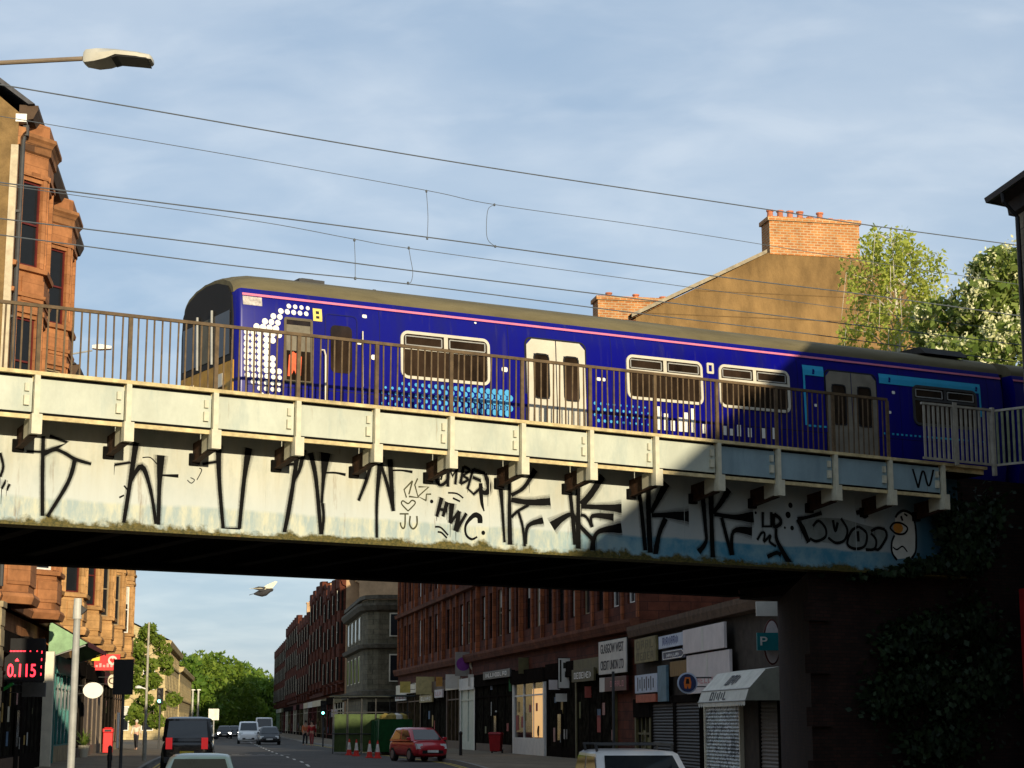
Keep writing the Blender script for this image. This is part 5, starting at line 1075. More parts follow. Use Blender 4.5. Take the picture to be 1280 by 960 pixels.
# signs on the red tenement
t, w_, h = psign(569, 589, 815, 845, 114, 'grey board tilted forward with a purple disc', mat('grey sign board', (.26, .24, .21), .6, .2), th=.15)
mb = MB(); mb.disc((0, h / 2), .42, -.08); mb.build('disc', mat('purple disc', (.16, .02, .20), .5), t)
t, w_, h = psign(590, 608, 813, 843, 113, 'pale board with a large black disc ringed in cream, beside the purple disc board', SGW, th=.15)
mb = MB(); mb.disc((-.1, h * .42), .50, -.08); mb.disc((-.1, h * .42), .38, -.084, 20, 1); mb.build('disc', [CREAM, BLACK], t)
psign(585, 611, 843, 858, 112.5, 'cream box sign under the disc boards', SGW)
psign(557, 575, 843, 861, 117, 'pale board sign left of the disc boards', SGW)
psign(520, 545, 846, 868, 128, 'cream and yellow shop sign far along the red tenement', mat('cream yellow sign', (.48, .40, .18), .6, .3), [], arm=1)
psign(500, 513, 852, 866, 136, 'small yellow shop sign at the far end of the red tenement', mat('yellow shop sign', (.52, .40, .10), .6, .3))
t, w_, h = psign(698, 719, 823, 860, 86.5, 'white projecting poster sign with two dark pictures', SGW, rim=SHOPD)
mb = MB(); mb.box(-w_ * .22, w_ * .42, -.068, -.061, h * .66, h * .86); mb.box(-w_ * .12, w_ * .42, -.068, -.061, h * .36, h * .56); mb.box(-w_ * .42, -w_ * .32, -.068, -.061, h * .2, h * .95); mb.build('picture', LEAD, t)
psign(694.5, 716, 867, 877, 87, 'small plain white sign under the poster sign', SGW)
psign(686, 700, 850, 862, 88, 'small pale sign with a faded print left of the poster sign', SGP)
t, w_, h = psign(663.5, 679, 852, 867, 95, 'dark red shield sign over the lit shop window', mat('dark red sign', (.28, .012, .02), .5), [], shape='disc')
mb = MB(); mb.prism([(-.25, .18), (.2, .3), (.2, .38), (-.25, .26)], -.068, -.061); mb.build('stripe', SGP, t)
t, w_, h = psign(665.5, 678, 844.5, 852, 95.2, 'small lit orange sign panel on top of the red shield sign', emit('lit orange sign', (.9, .35, .12), .7), [])
t, w_, h = psign(648, 674, 822, 842, 96, 'yellowish sign board with two tapering sides above the white shopfront', OLV)
for a_, b_, y0, y1, m_, n_, lb in ((499, 512, 868, 876, SGW, 3, 'cream fascia at the far end of the red tenement'), (530, 546, 869, 878, mat('ochre fascia', (.34, .26, .12), .6), 5, 'ochre fascia with worn letters along the red tenement'), (549, 559, 862, 872, SGP, 3, 'short pinkish fascia left of the disc boards'), (611, 645, 838, 848, mat('charcoal fascia', (.05, .05, .05), .5), 9, 'charcoal fascia with pale worn letters over the dark shop'), (724, 752, 836, 852, mat('olive brown fascia', (.09, .075, .03), .6), 7, 'olive brown fascia left of the credit union sign')):
    t, w_, h = fsign(F1, a_, b_, y0, y1, lb, m_, y=-.24); dabs(t, -w_ * .4, w_ * .4, h * .25, h * .75, n_, -.1, LETW if m_ not in (SGW, SGP) else LETR)
for px, y0, y1, Y, m_, lb in ((549, 846, 858, 123, mat('amber sign', (.5, .25, .05), .5), 'small amber hanging sign on the red tenement'), (617, 852, 862, 106, SGB, 'small pale blue hanging sign over the wheeled bin'), (640, 848, 864, 100, mat('green hanging sign', (.05, .18, .06), .5), 'small green hanging sign left of the white shopfront'), (735, 858, 872, 82, mat('brick red hanging sign', (.32, .06, .04), .5), 'small brick red hanging sign left of the credit union shop')):
    psign(px - 4, px + 4, y0, y1, Y, lb, m_)
# left-hand signs
t, w_, h = psign(3, 56, 798, 852, 60.5, 'black display panel with glowing red digits at the left edge', BLACK, th=.16, arm=-1, name='display_panel')
LED = emit('red light dots', (1, .03, .05), 3.0)
o = text('0.115', h * .42, LED, t, -.02, -.09, h * .24); ww = max(v.co.x for v in o.data.vertices) * 2; o.scale.x = w_ * .66 / ww
mb = MB()
for k in range(9):
    if k not in (5, 7): mb.box(-.45 + k * .11, -.45 + k * .11 + (.09 if k < 5 else .04), -.089, -.084, h * .69, h * .715)
mb.prism([(-.26, h * .47), (-.12, h * .47), (-.19, h * .545)], -.089, -.084)
for k in range(4): mb.box(w_ * .43, w_ * .45, -.089, -.084, h * (.14 + .17 * k), h * (.2 + .17 * k))
mb.build('display_dots', LED, t)
mb = MB(); mb.tube([(-.3, 0, -.05), (-.95, .1, -.45)], .055, 6); mb.build('green_stay', mat('green stay paint', (.03, .30, .05), .5), t)
psign(28, 57, 853, 871, 61.5, 'grey blank box under the red digit display', mat('grey box', (.09, .09, .085), .6), arm=-1)
t, w_, h = psign(118, 150, 818, 838, 96, 'red shop sign with a white heart panel on the left pavement', mat('red sign board', (.70, .05, .05), .5, .1), arm=-1)
hp = lambda s_: [(s_ * 16 * math.sin(q) ** 3 / 16, s_ * (13 * math.cos(q) - 5 * math.cos(2 * q) - 2 * math.cos(3 * q) - math.cos(4 * q)) / 16) for q in [2 * math.pi * k / 24 for k in range(24)]]
mb = MB(); mb.prism([(w_ * .22 + .24 * math.cos(2 * math.pi * k / 24), h * .62 + .24 * math.sin(2 * math.pi * k / 24)) for k in range(24)], -.07, -.061, 0); mb.prism([(w_ * .22 + x, h * .62 + z) for x, z in hp(.15)], -.078, -.071, 1)
for k in range(6): mb.box(-w_ * .44 + k * .19, -w_ * .44 + k * .19 + .12, -.066, -.061, h * .2, h * (.34 + .1 * (k % 2)), 2)
mb.build('heart_print', [SGW, mat('red print', (.6, .03, .03), .5), mat('pink print', (.8, .35, .32), .5)], t)
t, w_, h = psign(110, 125, 811, 826, 94, 'small yellow sign with a round dark mark, left of the red heart sign', mat('yellow sign board', (.78, .60, .06), .5, .1), arm=-1)
mb = MB(); mb.prism([(.17 * math.cos(2 * math.pi * k / 20), h * .55 + .17 * math.sin(2 * math.pi * k / 20)) for k in range(20)], -.068, -.061, 0); mb.prism([(.10 * math.cos(2 * math.pi * k / 20), h * .57 + .10 * math.sin(2 * math.pi * k / 20)) for k in range(20)], -.074, -.069, 1); mb.build('mark', [mat('ochre print', (.45, .30, .02), .5), mat('yellow sign board', (0, 0, 0))], t)
psign(104, 129, 853, 873, 86, 'plain white oval sign hanging over the left pavement', mat('white oval board', (.80, .78, .70), .5, .05), shape='disc', arm=-1)
t, w_, h = psign(135, 146, 843, 860, 97, 'small ring shaped sign with a letter C, under the red heart sign', CREAM, ['C'], shape='disc', arm=-1, lm=BROWN)
# red awning on the left
ra = fp_(FA, 18, -.2, 3.9); aw = thing('awning', ra, FA['a'], 'dark red folding awning with pale green underside on the left shops', 'awning')
mb = MB(); mb.loft([[(xx, 0, 1.75), (xx, -1.5, .9), (xx, -1.5, .72)] for xx in (-3, 7)], 0, closed=False); mb.face([(-3, 0, 1.7), (-3, -1.48, .86), (-3, 0, .3)], 1); mb.face([(7, 0, 1.7), (7, -1.48, .86), (7, 0, .3)], 1)
mb.build('canvas', [DKRED, GREENL], aw); mb = MB(); mb.tube([(-2.9, 0, .3), (-2.9, -1.4, .78)], .03, 6); mb.tube([(6.9, 0, .3), (6.9, -1.4, .78)], .03, 6); mb.build('arm', GREY, aw)

# ------------------------------------------------------------------ street furniture
def ground(p): return gz(Vector((p[0], p[1], 0)).dot(SD))
def spot(px, Y, lift=.12): x = (px - 640) / 2338 * Y; return Vector((x, Y, ground((x, Y)) + lift))
p = spot(91, 27); t = thing('pole', p, 0, 'pale grey steel post with a wider cap, close at the left pavement edge', 'post')
zt = P(105, 748, 27).z - p.z; mb = MB(); mb.tube([(0, 0, 0), (0, 0, 1.0)], .075, 14); mb.tube([(0, 0, 1.002), (0, 0, zt - .30)], [.056, .05], 14); mb.build('shaft', GREY, t, smooth=True); mb = MB(); mb.tube([(0, 0, zt - .298), (0, 0, zt)], [.066, .056], 14); mb.build('cap', mat('pale steel cap', (.46, .45, .40), .5), t); mb = MB(); mb.prism([(.06, zt - .24), (.14, zt - .17), (.06, zt - .1)], -.03, .03); mb.build('bracket', DGREY, t)
p = spot(182, 80); t = thing('pole', p, 0, 'slim tall pale pole at the kerb between the signal board and the black van', 'post')
zt = P(184, 778, 80).z - p.z; mb = MB(); mb.tube([(0, 0, 0), (0, 0, 1.2), (0, 0, 1.22), (0, 0, zt)], [.09, .085, .06, .045], 10); mb.build('shaft', mat('weathered pole', (.34, .32, .26), .7, .3, 5), t); mb = MB(); mb.tube([(0, 0, 3.0), (-.3, 0, 3.1)], .03, 6); mb.lathe([(.02, 0), (.14, .02), (.14, .1), (.02, .14)], 10, (-.36, 0, 3.02)); mb.build('lamp', WHITE, t)
GLO = emit('green signal light', (.25, 1, .75), 3.5)
def signal(p, H, label, lit, back=False, rot=0, sc=1):
    t = thing('traffic_light', p, rot, label, 'traffic light'); mb = MB(); mb.tube([(0, .1, 0), (0, .1, H)], .055 * sc, 10); mb.build('pole', mat('traffic light pole', (.05, .05, .05), .6, .3), t)
    mb = MB(); w_ = .34 if back else .2; mb.box(-w_ * sc, w_ * sc, -.02, .04, H - 1.15, H + .05) if back else mb.box(-.2, .2, .0, .05, H - 1.0, H); mb.build('backing_board', BLACK, t)
    mb = MB(); mb.box(-.14, .14, -.2, -.021, H - 1.0, H - .05) if not back else mb.box(-.16, .16, .041, .25, H - 1.05, H - .05); hd = mb.build('signal_head', BLACK, t)
    if not back:
        for k in range(3):
            mb = MB(); mb.prism([(.1 * math.cos(2 * math.pi * q / 16), H - .2 - .31 * k + .1 * math.sin(2 * math.pi * q / 16)) for q in range(16)], -.215, -.199); mb.build('lamp', GLO if k == 2 and lit else DGREY, hd)
            mb = MB(); mb.loft([[(.12 * math.cos(a), y, H - .2 - .31 * k + .12 * math.sin(a)) for a in [R(-20 + 220 * q / 10) for q in range(11)]] for y in (-.2, -.34)], closed=False); mb.build('visor', BLACK, hd)
    return t
p = spot(152, 64); t = signal(p, P(152, 826, 64).z - p.z, 'black back of a traffic signal board on the left kerb', False, True)
mb = MB(); mb.tube([(-.13, .08, .9), (-.13, .08, 2.1)], .05, 8); mb.build('white_sleeve', WHITE, t)
p = spot(139, 62); b = MB(); b.lathe([(.07, 0), (.07, .55), (.085, .552), (.085, .75), (.07, .752), (.07, 1.0), (.02, 1.05)], 12, tuple(p), 0); tag(b.build('bollard', BLACK), 'black bollard with pale band at the foot of the signal board', 'bollard')
p = spot(199, 118); signal(p, P(199, 860, 118).z - p.z, 'green lit traffic light on the left pavement before the pale house', True)
p = spot(404, 128); signal(p, P(404, 876, 128).z - p.z, 'green lit traffic light on the right before the far tenements', True)
p = spot(418, 126); t = thing('sign_post', p, 0, 'grey post with a small pink and white plate right of the far green traffic light', 'sign'); mb = MB(); mb.tube([(0, 0, 0), (0, 0, 2.4)], .12, 8); mb.build('post', GREY, t); mb = MB(); mb.box(-.2, .2, -.16, -.125, 2.0, 2.5); mb.build('plate', SGP, t)
p = spot(267, 104, 0); t = thing('sign_post', p, 0, 'square white sign on a post behind the black van', 'sign'); zt = P(267, 886, 104).z - p.z; mb = MB(); mb.tube([(0, .05, 0), (0, .05, zt)], .04, 8); mb.build('post', GREY, t); mb = MB(); mb.box(-.29, .29, -.02, .008, zt - .62, zt); mb.build('plate', mat('white road sign', (.75, .72, .62), .5), t)
for px in (240, 247): 
    p = spot(px, 205); zt = P(px, 863, 205).z - p.z; t = thing('lamp_post', p, 0, 'nearer left of two pale posts before the far trees' if px == 240 else 'right one of two pale posts before the far trees', 'post'); mb = MB(); mb.tube([(0, 0, 0), (0, 0, zt)], [.13, .1], 8); mb.build('shaft', mat('pale post', (.45, .44, .38), .6), t); mb = MB(); mb.box(-.12, .25, -.1, .1, zt + .002, zt + .12); mb.build('head', WHITE, t)
# red post box and bins
PBR = mat('post box red', (.55, .02, .02), .35, .1)
p = spot(136, 98); t = thing('litter_bin', p, R(8), 'tall bright red bin on the left pavement under the heart sign', 'bin'); mb = MB(); mb.box(-.25, .25, -.25, .25, .05, 1.1); mb.build('body', PBR, t, bevel=.03); mb = MB(); mb.box(-.28, .28, -.28, .28, 1.101, 1.3); mb.box(-.2, .2, -.2, .2, 1.301, 1.36); mb.build('hood', PBR, t, bevel=.04); mb = MB(); mb.box(-.17, .17, -.285, -.276, 1.14, 1.24); mb.build('slot', BLACK, t)
BINR = mat('dark red bin', (.30, .012, .015), .45, .2)
p = spot(620, 100); t = thing('wheelie_bin', p, R(-12), 'red wheeled bin standing by the dark shop front on the right pavement', 'bin'); mb = MB(); mb.loft([[(-.27, -.3, .1), (.27, -.3, .1), (.27, .3, .1), (-.27, .3, .1)], [(-.33, -.36, 1.0), (.33, -.36, 1.0), (.33, .36, 1.0), (-.33, .36, 1.0)]]); mb.build('body', BINR, t, bevel=.03); mb = MB(); mb.loft([[(-.36, -.4, 1.002), (.36, -.4, 1.002), (.36, .4, 1.002), (-.36, .4, 1.002)], [(-.3, -.34, 1.1), (.3, -.34, 1.1), (.3, .34, 1.1), (-.3, .34, 1.1)]]); mb.build('lid', BINR, t); 
for s_ in (-1, 1):
    mb = MB(); mb.prismx([(.3 + .1 * math.cos(2 * math.pi * k / 14), .1 + .1 * math.sin(2 * math.pi * k / 14)) for k in range(14)], s_ * .28 - .03, s_ * .28 + .03); mb.build('wheel', TYRE, t)
p = spot(576, 93); b = MB(); b.lathe([(.09, 0), (.08, .1), (.07, 1.0), (.09, 1.02), (.09, 1.12), (.02, 1.18)], 12, tuple(p)); tag(b.build('bollard', BLACK), 'plain black bollard at the right kerb beside the red car', 'bollard')
p = spot(767, 70); t = thing('pole', p, 0, 'dark slender pole before the credit union shop', 'post'); mb = MB(); mb.tube([(0, 0, 0), (0, 0, 3.6)], .055, 8); mb.build('shaft', DGREY, t)
# cones
CON = mat('cone orange', (.62, .04, .03), .6, .2); CONW = mat('cone white', (.72, .70, .64), .5)
def cone(p, label):
    t = thing('traffic_cone', p, 0, label, 'cone', 'traffic cones by the green skip'); mb = MB(); mb.box(-.2, .2, -.2, .2, 0, .05); mb.build('base', CON, t)
    mb = MB(); mb.lathe([(.15, .051), (.11, .3)], 14, m=0); mb.lathe([(.11, .301), (.06, .68)], 14, m=1); mb.lathe([(.06, .681), (.03, .86)], 14, m=0); mb.build('body', [CON, CONW], t); return t
for px, Y, lb in ((437, 101, 'leftmost traffic cone, in front of the far end of the green skip'), (446, 98, 'second traffic cone from the left, set apart from the right pair'), (462.5, 93, 'third traffic cone from the left, one of the near pair'), (472.5, 92, 'traffic cone closest to the red car')):
    cone(spot(px, Y, 0), lb)
# green skip inside fence panels
GRS = mat('green skip paint', (.008, .085, .024), .5, .35, 3); GRN2 = mat('yellow green hoarding', (.045, .075, .015), .6, .4, 3)
p = spot(489, 104, 0); t = thing('skip', p, math.atan2(SD.y, SD.x), 'green builders skip piled with bags, inside mesh fencing behind the cones', 'skip')
mb = MB(); mb.prism([(-2.6, .15), (2.2, .15), (3.2, 1.9), (-3.2, 1.9)], -.9, .9, 0); 
for x in (-2, -.7, .6, 1.9): mb.box(x, x + .12, -.96, .96, .3, 1.85, 0)
mb.build('body', GRS, t); mb = MB()
for k in range(12): mb.lathe([(.02, 0), (.35, .1), (.32, .3), (.05, .42)], 8, (rnd.uniform(-2.7, 2.7), rnd.uniform(-.6, .6), 1.82), k % 2)
mb.build('rubble_bags', [SGW, mat('ochre bag', (.3, .22, .05), .8)], t)
p = spot(452, 106, 0); t = thing('site_fence', p, 0, 'yellow green hoarding and scaffold frame around the green skip', 'fence'); mb = MB()
for x in (-1.2, -.4, .4, 1.2): mb.box(x - .34, x + .34, 0, .05, .1, 2.2)
mb.build('panel', GRN2, t); mb = MB()
for x in (-1.6, -.8, 0, .8, 1.6, 2.6): mb.tube([(x, -.05, 0), (x, -.05, 3.2)], .03, 6)
for z in (1.1, 2.3, 3.1): mb.tube([(-1.7, -.06, z), (2.8, -.06, z)], .03, 6)
mb.build('scaffold', DGREY, t); mb = MB(); mb.prismx([(-.5, 3.2), (1.6, 3.3), (1.6, 3.26), (-.5, 3.15)], -1.8, 3.0); mb.build('sheet_roof', mat('dark sheet roof', (.03, .033, .03), .9, spec=0), t)
# potted plant on the left pavement
p = spot(106, 88); t = thing('potted_plant', p, 0, 'spiky green plant in a pale pot on the left pavement', 'plant'); mb = MB(); mb.lathe([(.18, 0), (.26, .5), (.28, .55), (.24, .55)], 14); mb.build('pot', CREAM, t); mb = MB()
for k in range(46):
    a = rnd.uniform(0, 6.28); l = rnd.uniform(.5, .95); q = rnd.uniform(.2, 1.1); d = Vector((math.cos(a), math.sin(a), 0)); e1 = Vector((0, 0, .5)); e2 = e1 + (d * math.sin(q) + Vector((0, 0, math.cos(q)))) * l * .6; e3 = e2 + (d * math.sin(q + .4) + Vector((0, 0, math.cos(q + .4)))) * l * .5; s_ = Vector((-d.y, d.x, 0)) * .035
    mb.face([e1 - s_, e1 + s_, e2 + s_, e2 - s_]); mb.face([e2 - s_, e2 + s_, e3])
mb.build('leaves', leafmat('spiky leaf', (.08, .14, .02), (.16, .22, .04)), t)
p = Vector((FA['o'].x, FA['o'].y, 0)); t = thing('wall_lamp', fp_(FA, 17.2, -1.0, 0) + Vector((0, 0, P(115, 431, 74).z)), FA['a'], 'white street lamp head reaching out from the red tenement behind the railing', 'lamp')
mb = MB(); mb.tube([(0, 1.0, -.35), (0, -.2, -.1)], .035, 8); mb.build('arm', GREY, t); mb = MB(); mb.loft([[(-.14, -.2, -.02), (.14, -.2, -.02), (.1, -.2, .12), (-.1, -.2, .12)], [(-.18, -.5, -.06), (.18, -.5, -.06), (.14, -.5, .16), (-.14, -.5, .16)], [(-.14, -.98, -.02), (.14, -.98, -.02), (.1, -.98, .1), (-.1, -.98, .1)]]); mb.build('lamp_head', WHITE, t)
# ------------------------------------------------------------------ vehicles (local: front towards +x)
def car(name, label, loc, rot, paint, L=4.0, W=1.7, H=1.48, zb=.86, hood=.98, xa=.75, xw=1.45, xr=-1.55, xt=-1.9, wr=.30, van=False, lights=None, rails=False, wb=None, cat='car', group=None, tail=None, glass=CARGLASS, roofw=.74, plate_m=None):
    """xa roof front, xw windscreen base, xr roof rear, xt rear window base, measured from the middle of the car"""
    t = thing(name, loc, rot, label, cat, group); h = L / 2; w2 = W / 2; cz = .2
    st_ = [(-h, cz + .12, zb - .12, .80), (-h + .06, cz + .02, zb - .02, .9), (-h + .3, cz, zb, .97), (xt + .1, cz, zb + .02, 1), (0, cz - .02, zb + .0, 1), (xw, cz - .02, zb - .01, 1), ((xw + h) / 2, cz, (zb + hood - .18) / 2 + .03, .99), (h - .35, cz, hood - .22, .95), (h - .08, cz + .03, hood - .34, .86), (h, cz + .12, hood - .46, .74)]
    mb = MB(); mb.loft([[(x, -w2 * k * .9, a), (x, -w2 * k, a + (b - a) * .3), (x, -w2 * k, a + (b - a) * .62), (x, -w2 * k * .93, b - .03), (x, -w2 * k * .72, b + .015), (x, 0, b + .03), (x, w2 * k * .72, b + .015), (x, w2 * k * .93, b - .03), (x, w2 * k, a + (b - a) * .62), (x, w2 * k, a + (b - a) * .3), (x, w2 * k * .9, a), (x, 0, a - .01)] for x, a, b, k in st_])
    body = mb.build('body', paint, t, smooth=True); sb = body.modifiers.new('smooth', 'SUBSURF'); sb.levels = 1; sb.render_levels = 2
    bw, rw = w2 * .95, w2 * roofw; zr = H - .07
    def P4(f, g): # f along front->rear of the cabin, g 0 belt 1 roof
        x = (xw + (xa - xw) * g) if f == 0 else (xt + (xr - xt) * g); return x, bw + (rw - bw) * g, zb - .02 + (zr - zb + .02) * g
    fr0, fr1, rr0, rr1 = P4(0, 0), P4(0, 1), P4(1, 0), P4(1, 1)
    mb = MB(); rg = []
    for x0, x1, yy, z, k in ((fr0[0], rr0[0], bw, fr0[2], 1), (fr1[0], rr1[0], rw, zr, 1), (fr1[0] - .12, rr1[0] + .1, rw * .9, H - .025, 1), (fr1[0] - .35, rr1[0] + .3, rw * .55, H, 1)):
        xm = (x0 + x1) / 2; rg.append([(x0, -yy * .8, z), (x0 + .02, 0, z), (x0, yy * .8, z), (x0 - .1, yy, z), (xm, yy * 1.01, z), (x1 + .08, yy, z), (x1, yy * .8, z), (x1 - .02, 0, z), (x1, -yy * .8, z), (x1 + .08, -yy, z), (xm, -yy * 1.01, z), (x0 - .1, -yy, z)])
    mb.loft(rg); mb.build('roof', paint, t, smooth=True)
    def quad(a, b, c, d, o): # glass set proud of the cabin
        n = (Vector(b) - Vector(a)).cross(Vector(d) - Vector(a)).normalized(); n = n if n.dot(Vector(o)) > 0 else -n
        return [Vector(p) + n * .012 for p in (a, b, c, d)]
    def lerp(a, b, k): return tuple(a[i] + (b[i] - a[i]) * k for i in range(3))
    for nm, e0, e1, s_ in (('windscreen', fr0, fr1, 1), ('rear_window', rr0, rr1, -1)):
        g0, g1 = (.1, .93) if not van or s_ == 1 else (.15, .9)
        a = lerp(e0, e1, g0); b = lerp(e0, e1, g1)
        mb = MB(); mb.face(quad((a[0] + .02 * s_, -a[1] * .84, a[2]), (a[0] + .02 * s_, a[1] * .84, a[2]), (b[0] + .02 * s_, b[1] * .82, b[2]), (b[0] + .02 * s_, -b[1] * .82, b[2]), (s_, 0, .3))); mb.build(nm, glass, t)
    for sd in (-1, 1):
        n_ = 1 if van else 2; x0b, x1b, x0t, x1t = fr0[0] - .22, rr0[0] + .2, fr1[0] - .12, rr1[0] + .14
        for k in range(2):
            if van and k == 1: continue
            f0, f1 = ((0, .47), (.53, 1))[k] if not van else (0, .3)
            c = [(x0b + (x1b - x0b) * f0, 0), (x0b + (x1b - x0b) * f1, 0), (x0t + (x1t - x0t) * f1, 1), (x0t + (x1t - x0t) * f0, 1)]
            pt = []
            for x, g in c: g2 = .12 if g == 0 else .9; pt.append((x, sd * (bw + (rw - bw) * g2) * 1.006, zb - .02 + (zr - zb + .02) * g2))
            mb = MB(); mb.face(quad(*pt, (0, sd, .2))); mb.build('side_window', glass, t)
        mb = MB(); mb.box(xw - .28, xw - .12, sd * bw + (0 if sd > 0 else -.16), sd * bw + (.16 if sd > 0 else 0), zb + .02, zb + .15); mb.build('mirror', BLACK if van else paint, t, bevel=.02)
        for k, xx in enumerate((wb or (h - .78, -h + .72))):
            mb = MB(); y0 = sd * (w2 - .2); y1 = sd * (w2 + .012); a, b = min(y0, y1), max(y0, y1)
            mb.prism([(xx + wr * math.cos(2 * math.pi * q / 24), wr + wr * math.sin(2 * math.pi * q / 24)) for q in range(24)], a, b); wl_ = mb.build('wheel', TYRE, t)
            mb = MB(); yy = sd * (w2 + .014); mb.prism([(xx + wr * .64 * math.cos(2 * math.pi * q / 20), wr + wr * .64 * math.sin(2 * math.pi * q / 20)) for q in range(20)], min(yy, yy + sd * .01), max(yy, yy + sd * .01)); mb.build('rim', RIM, wl_)
        y = sd * w2 * .68
        mb = MB(); mb.loft([[(h - .17, y - .17, hood - .50), (h - .17, y + .17, hood - .50), (h - .30, y + .17, hood - .26), (h - .30, y - .17, hood - .26)], [(h - .03, y - .14, hood - .48), (h - .03, y + .12, hood - .48), (h - .13, y + .12, hood - .27), (h - .13, y - .14, hood - .27)]]); mb.build('headlight', lights or mat('headlight lens', (.55, .56, .55), .1, .1, spec=.6), t)
        mb = MB(); mb.box(-h - .015, -h + .1, y - .11, y + .13, zb - .3, zb + (.12 if van else .0)); mb.build('taillight', tail or mat('tail light red', (.35, .01, .01), .2), t)
    mb = MB(); mb.box(h - .06, h + .012, -.5, .5, .36, .50); mb.build('grille', BLACK, t)
    mb = MB(); mb.box(-h - .03, -h + .06, -w2 * .86, w2 * .86, .3, .52); mb.build('rear_bumper', DGREY, t)
    mb = MB(); mb.box(h + .014, h + .024, -.26, .26, .40, .51); mb.build('number_plate', plate_m or mat('white number plate', (.7, .7, .68), .4), t)
    mb = MB(); mb.box(-h - .041, -h - .032, -.26, .26, .62, .73); mb.build('number_plate', mat('yellow number plate', (.65, .5, .05), .4), t)
    if rails:
        for x in (xa - .45, xr + .55):
            mb = MB(); mb.tube([(x, -rw * .98, H + .1), (x, rw * .98, H + .1)], .022, 6); 
            for sd in (-1, 1): mb.tube([(x, sd * rw * .9, H - .06), (x, sd * rw * .95, H + .1)], .028, 6)
            mb.build('roof_bar', DGREY, t)
    return t
away = math.atan2(SD.y, SD.x); toward = away + math.pi
PB = mat('black van paint', (.012, .011, .010), .25, .2, spec=.5, coat=.5); PW = mat('white car paint', (.80, .80, .78), .3, .05, coat=.4); PR = mat('red car paint', (.42, .02, .03), .25, .15, coat=.5); PBL = mat('grey blue car paint', (.09, .15, .18), .3, .1, coat=.4); PD = mat('dark car paint', (.03, .032, .035), .3, .2, coat=.4)
BRK_ = emit('lit tail light', (.8, .03, .03), .35); HL = emit('lit headlight', (1, .96, .85), 6)
def veh(px, Y): return spot(px, Y, 0)
VG = 'vehicles on the street'
t = car('van', 'black passenger van with red tail lights, seen from behind in the left lane', veh(237, 72), away, PB, 4.9, 1.92, 1.98, 1.1, 1.25, 1.2, 1.75, -2.3, -2.42, .33, True, tail=BRK_, cat='van', roofw=.86)
car('hatchback', 'grey blue hatchback at the bottom edge right behind the black van', veh(253, 40), away, PBL, 3.9, 1.66, 1.44, .9, 1.0, .5, 1.3, -1.35, -1.85, .3)
car('estate_car', 'white estate car with black roof bars at the bottom edge, under the bridge', veh(789, 35), toward - .06, PW, 4.4, 1.8, 1.58, 1.05, 1.2, .75, 1.7, -1.95, -2.1, .32, rails=True, roofw=.84)
car('hatchback', 'small red hatchback parked at the right kerb beside the skip', veh(523, 85), toward + .28, PR, 3.6, 1.66, 1.5, .92, 1.05, .5, 1.25, -1.3, -1.65, .3)
car('van', 'white van coming up the middle of the street in the distance', veh(311, 160), toward, PW, 4.4, 1.82, 1.86, 1.05, 1.2, .9, 1.6, -2.05, -2.15, .31, True, cat='van', roofw=.84)
car('van', 'taller white van farther back, behind the dark car', veh(330, 205), toward, PW, 5.2, 2.0, 2.35, 1.25, 1.3, 1.3, 1.9, -2.45, -2.5, .34, True, cat='van', roofw=.88)
car('saloon_car', 'dark saloon car parked on the right of the distant white van', veh(337, 152), toward, PD, 4.4, 1.75, 1.45)
car('saloon_car', 'dark car with lit headlights, leftmost of the distant oncoming pair', veh(281, 215), toward, PD, 4.3, 1.75, 1.45, lights=HL)
car('saloon_car', 'dark car with lit headlights, beside the distant white van', veh(293, 222), toward, PD, 4.3, 1.75, 1.45, lights=HL)

# ------------------------------------------------------------------ people
SKIN = mat('skin', (.48, .28, .19), .6, .08); HAIR = mat('dark hair', (.03, .02, .015), .8)
def skinned(name, verts, edges, rad, m, parent, root=0, lv=1):
    me = bpy.data.meshes.new(name); me.from_pydata(verts, edges, []); o = bpy.data.objects.new(name, me); COL.objects.link(o); o.parent = parent
    sm = o.modifiers.new('skin', 'SKIN'); sm.use_smooth_shade = True
    lay = me.skin_vertices[0].data if me.skin_vertices else None
    if lay is None:
        bm = bmesh.new(); bm.from_mesh(me); ly = bm.verts.layers.skin.verify(); bm.verts.ensure_lookup_table(); bm.to_mesh(me); bm.free(); lay = me.skin_vertices[0].data
    for i, r_ in enumerate(rad): lay[i].radius = (r_, r_) if not isinstance(r_, tuple) else r_; lay[i].use_root = (i == root)
    s = o.modifiers.new('sub', 'SUBSURF'); s.levels = lv; s.render_levels = lv; me.materials.append(m); return o
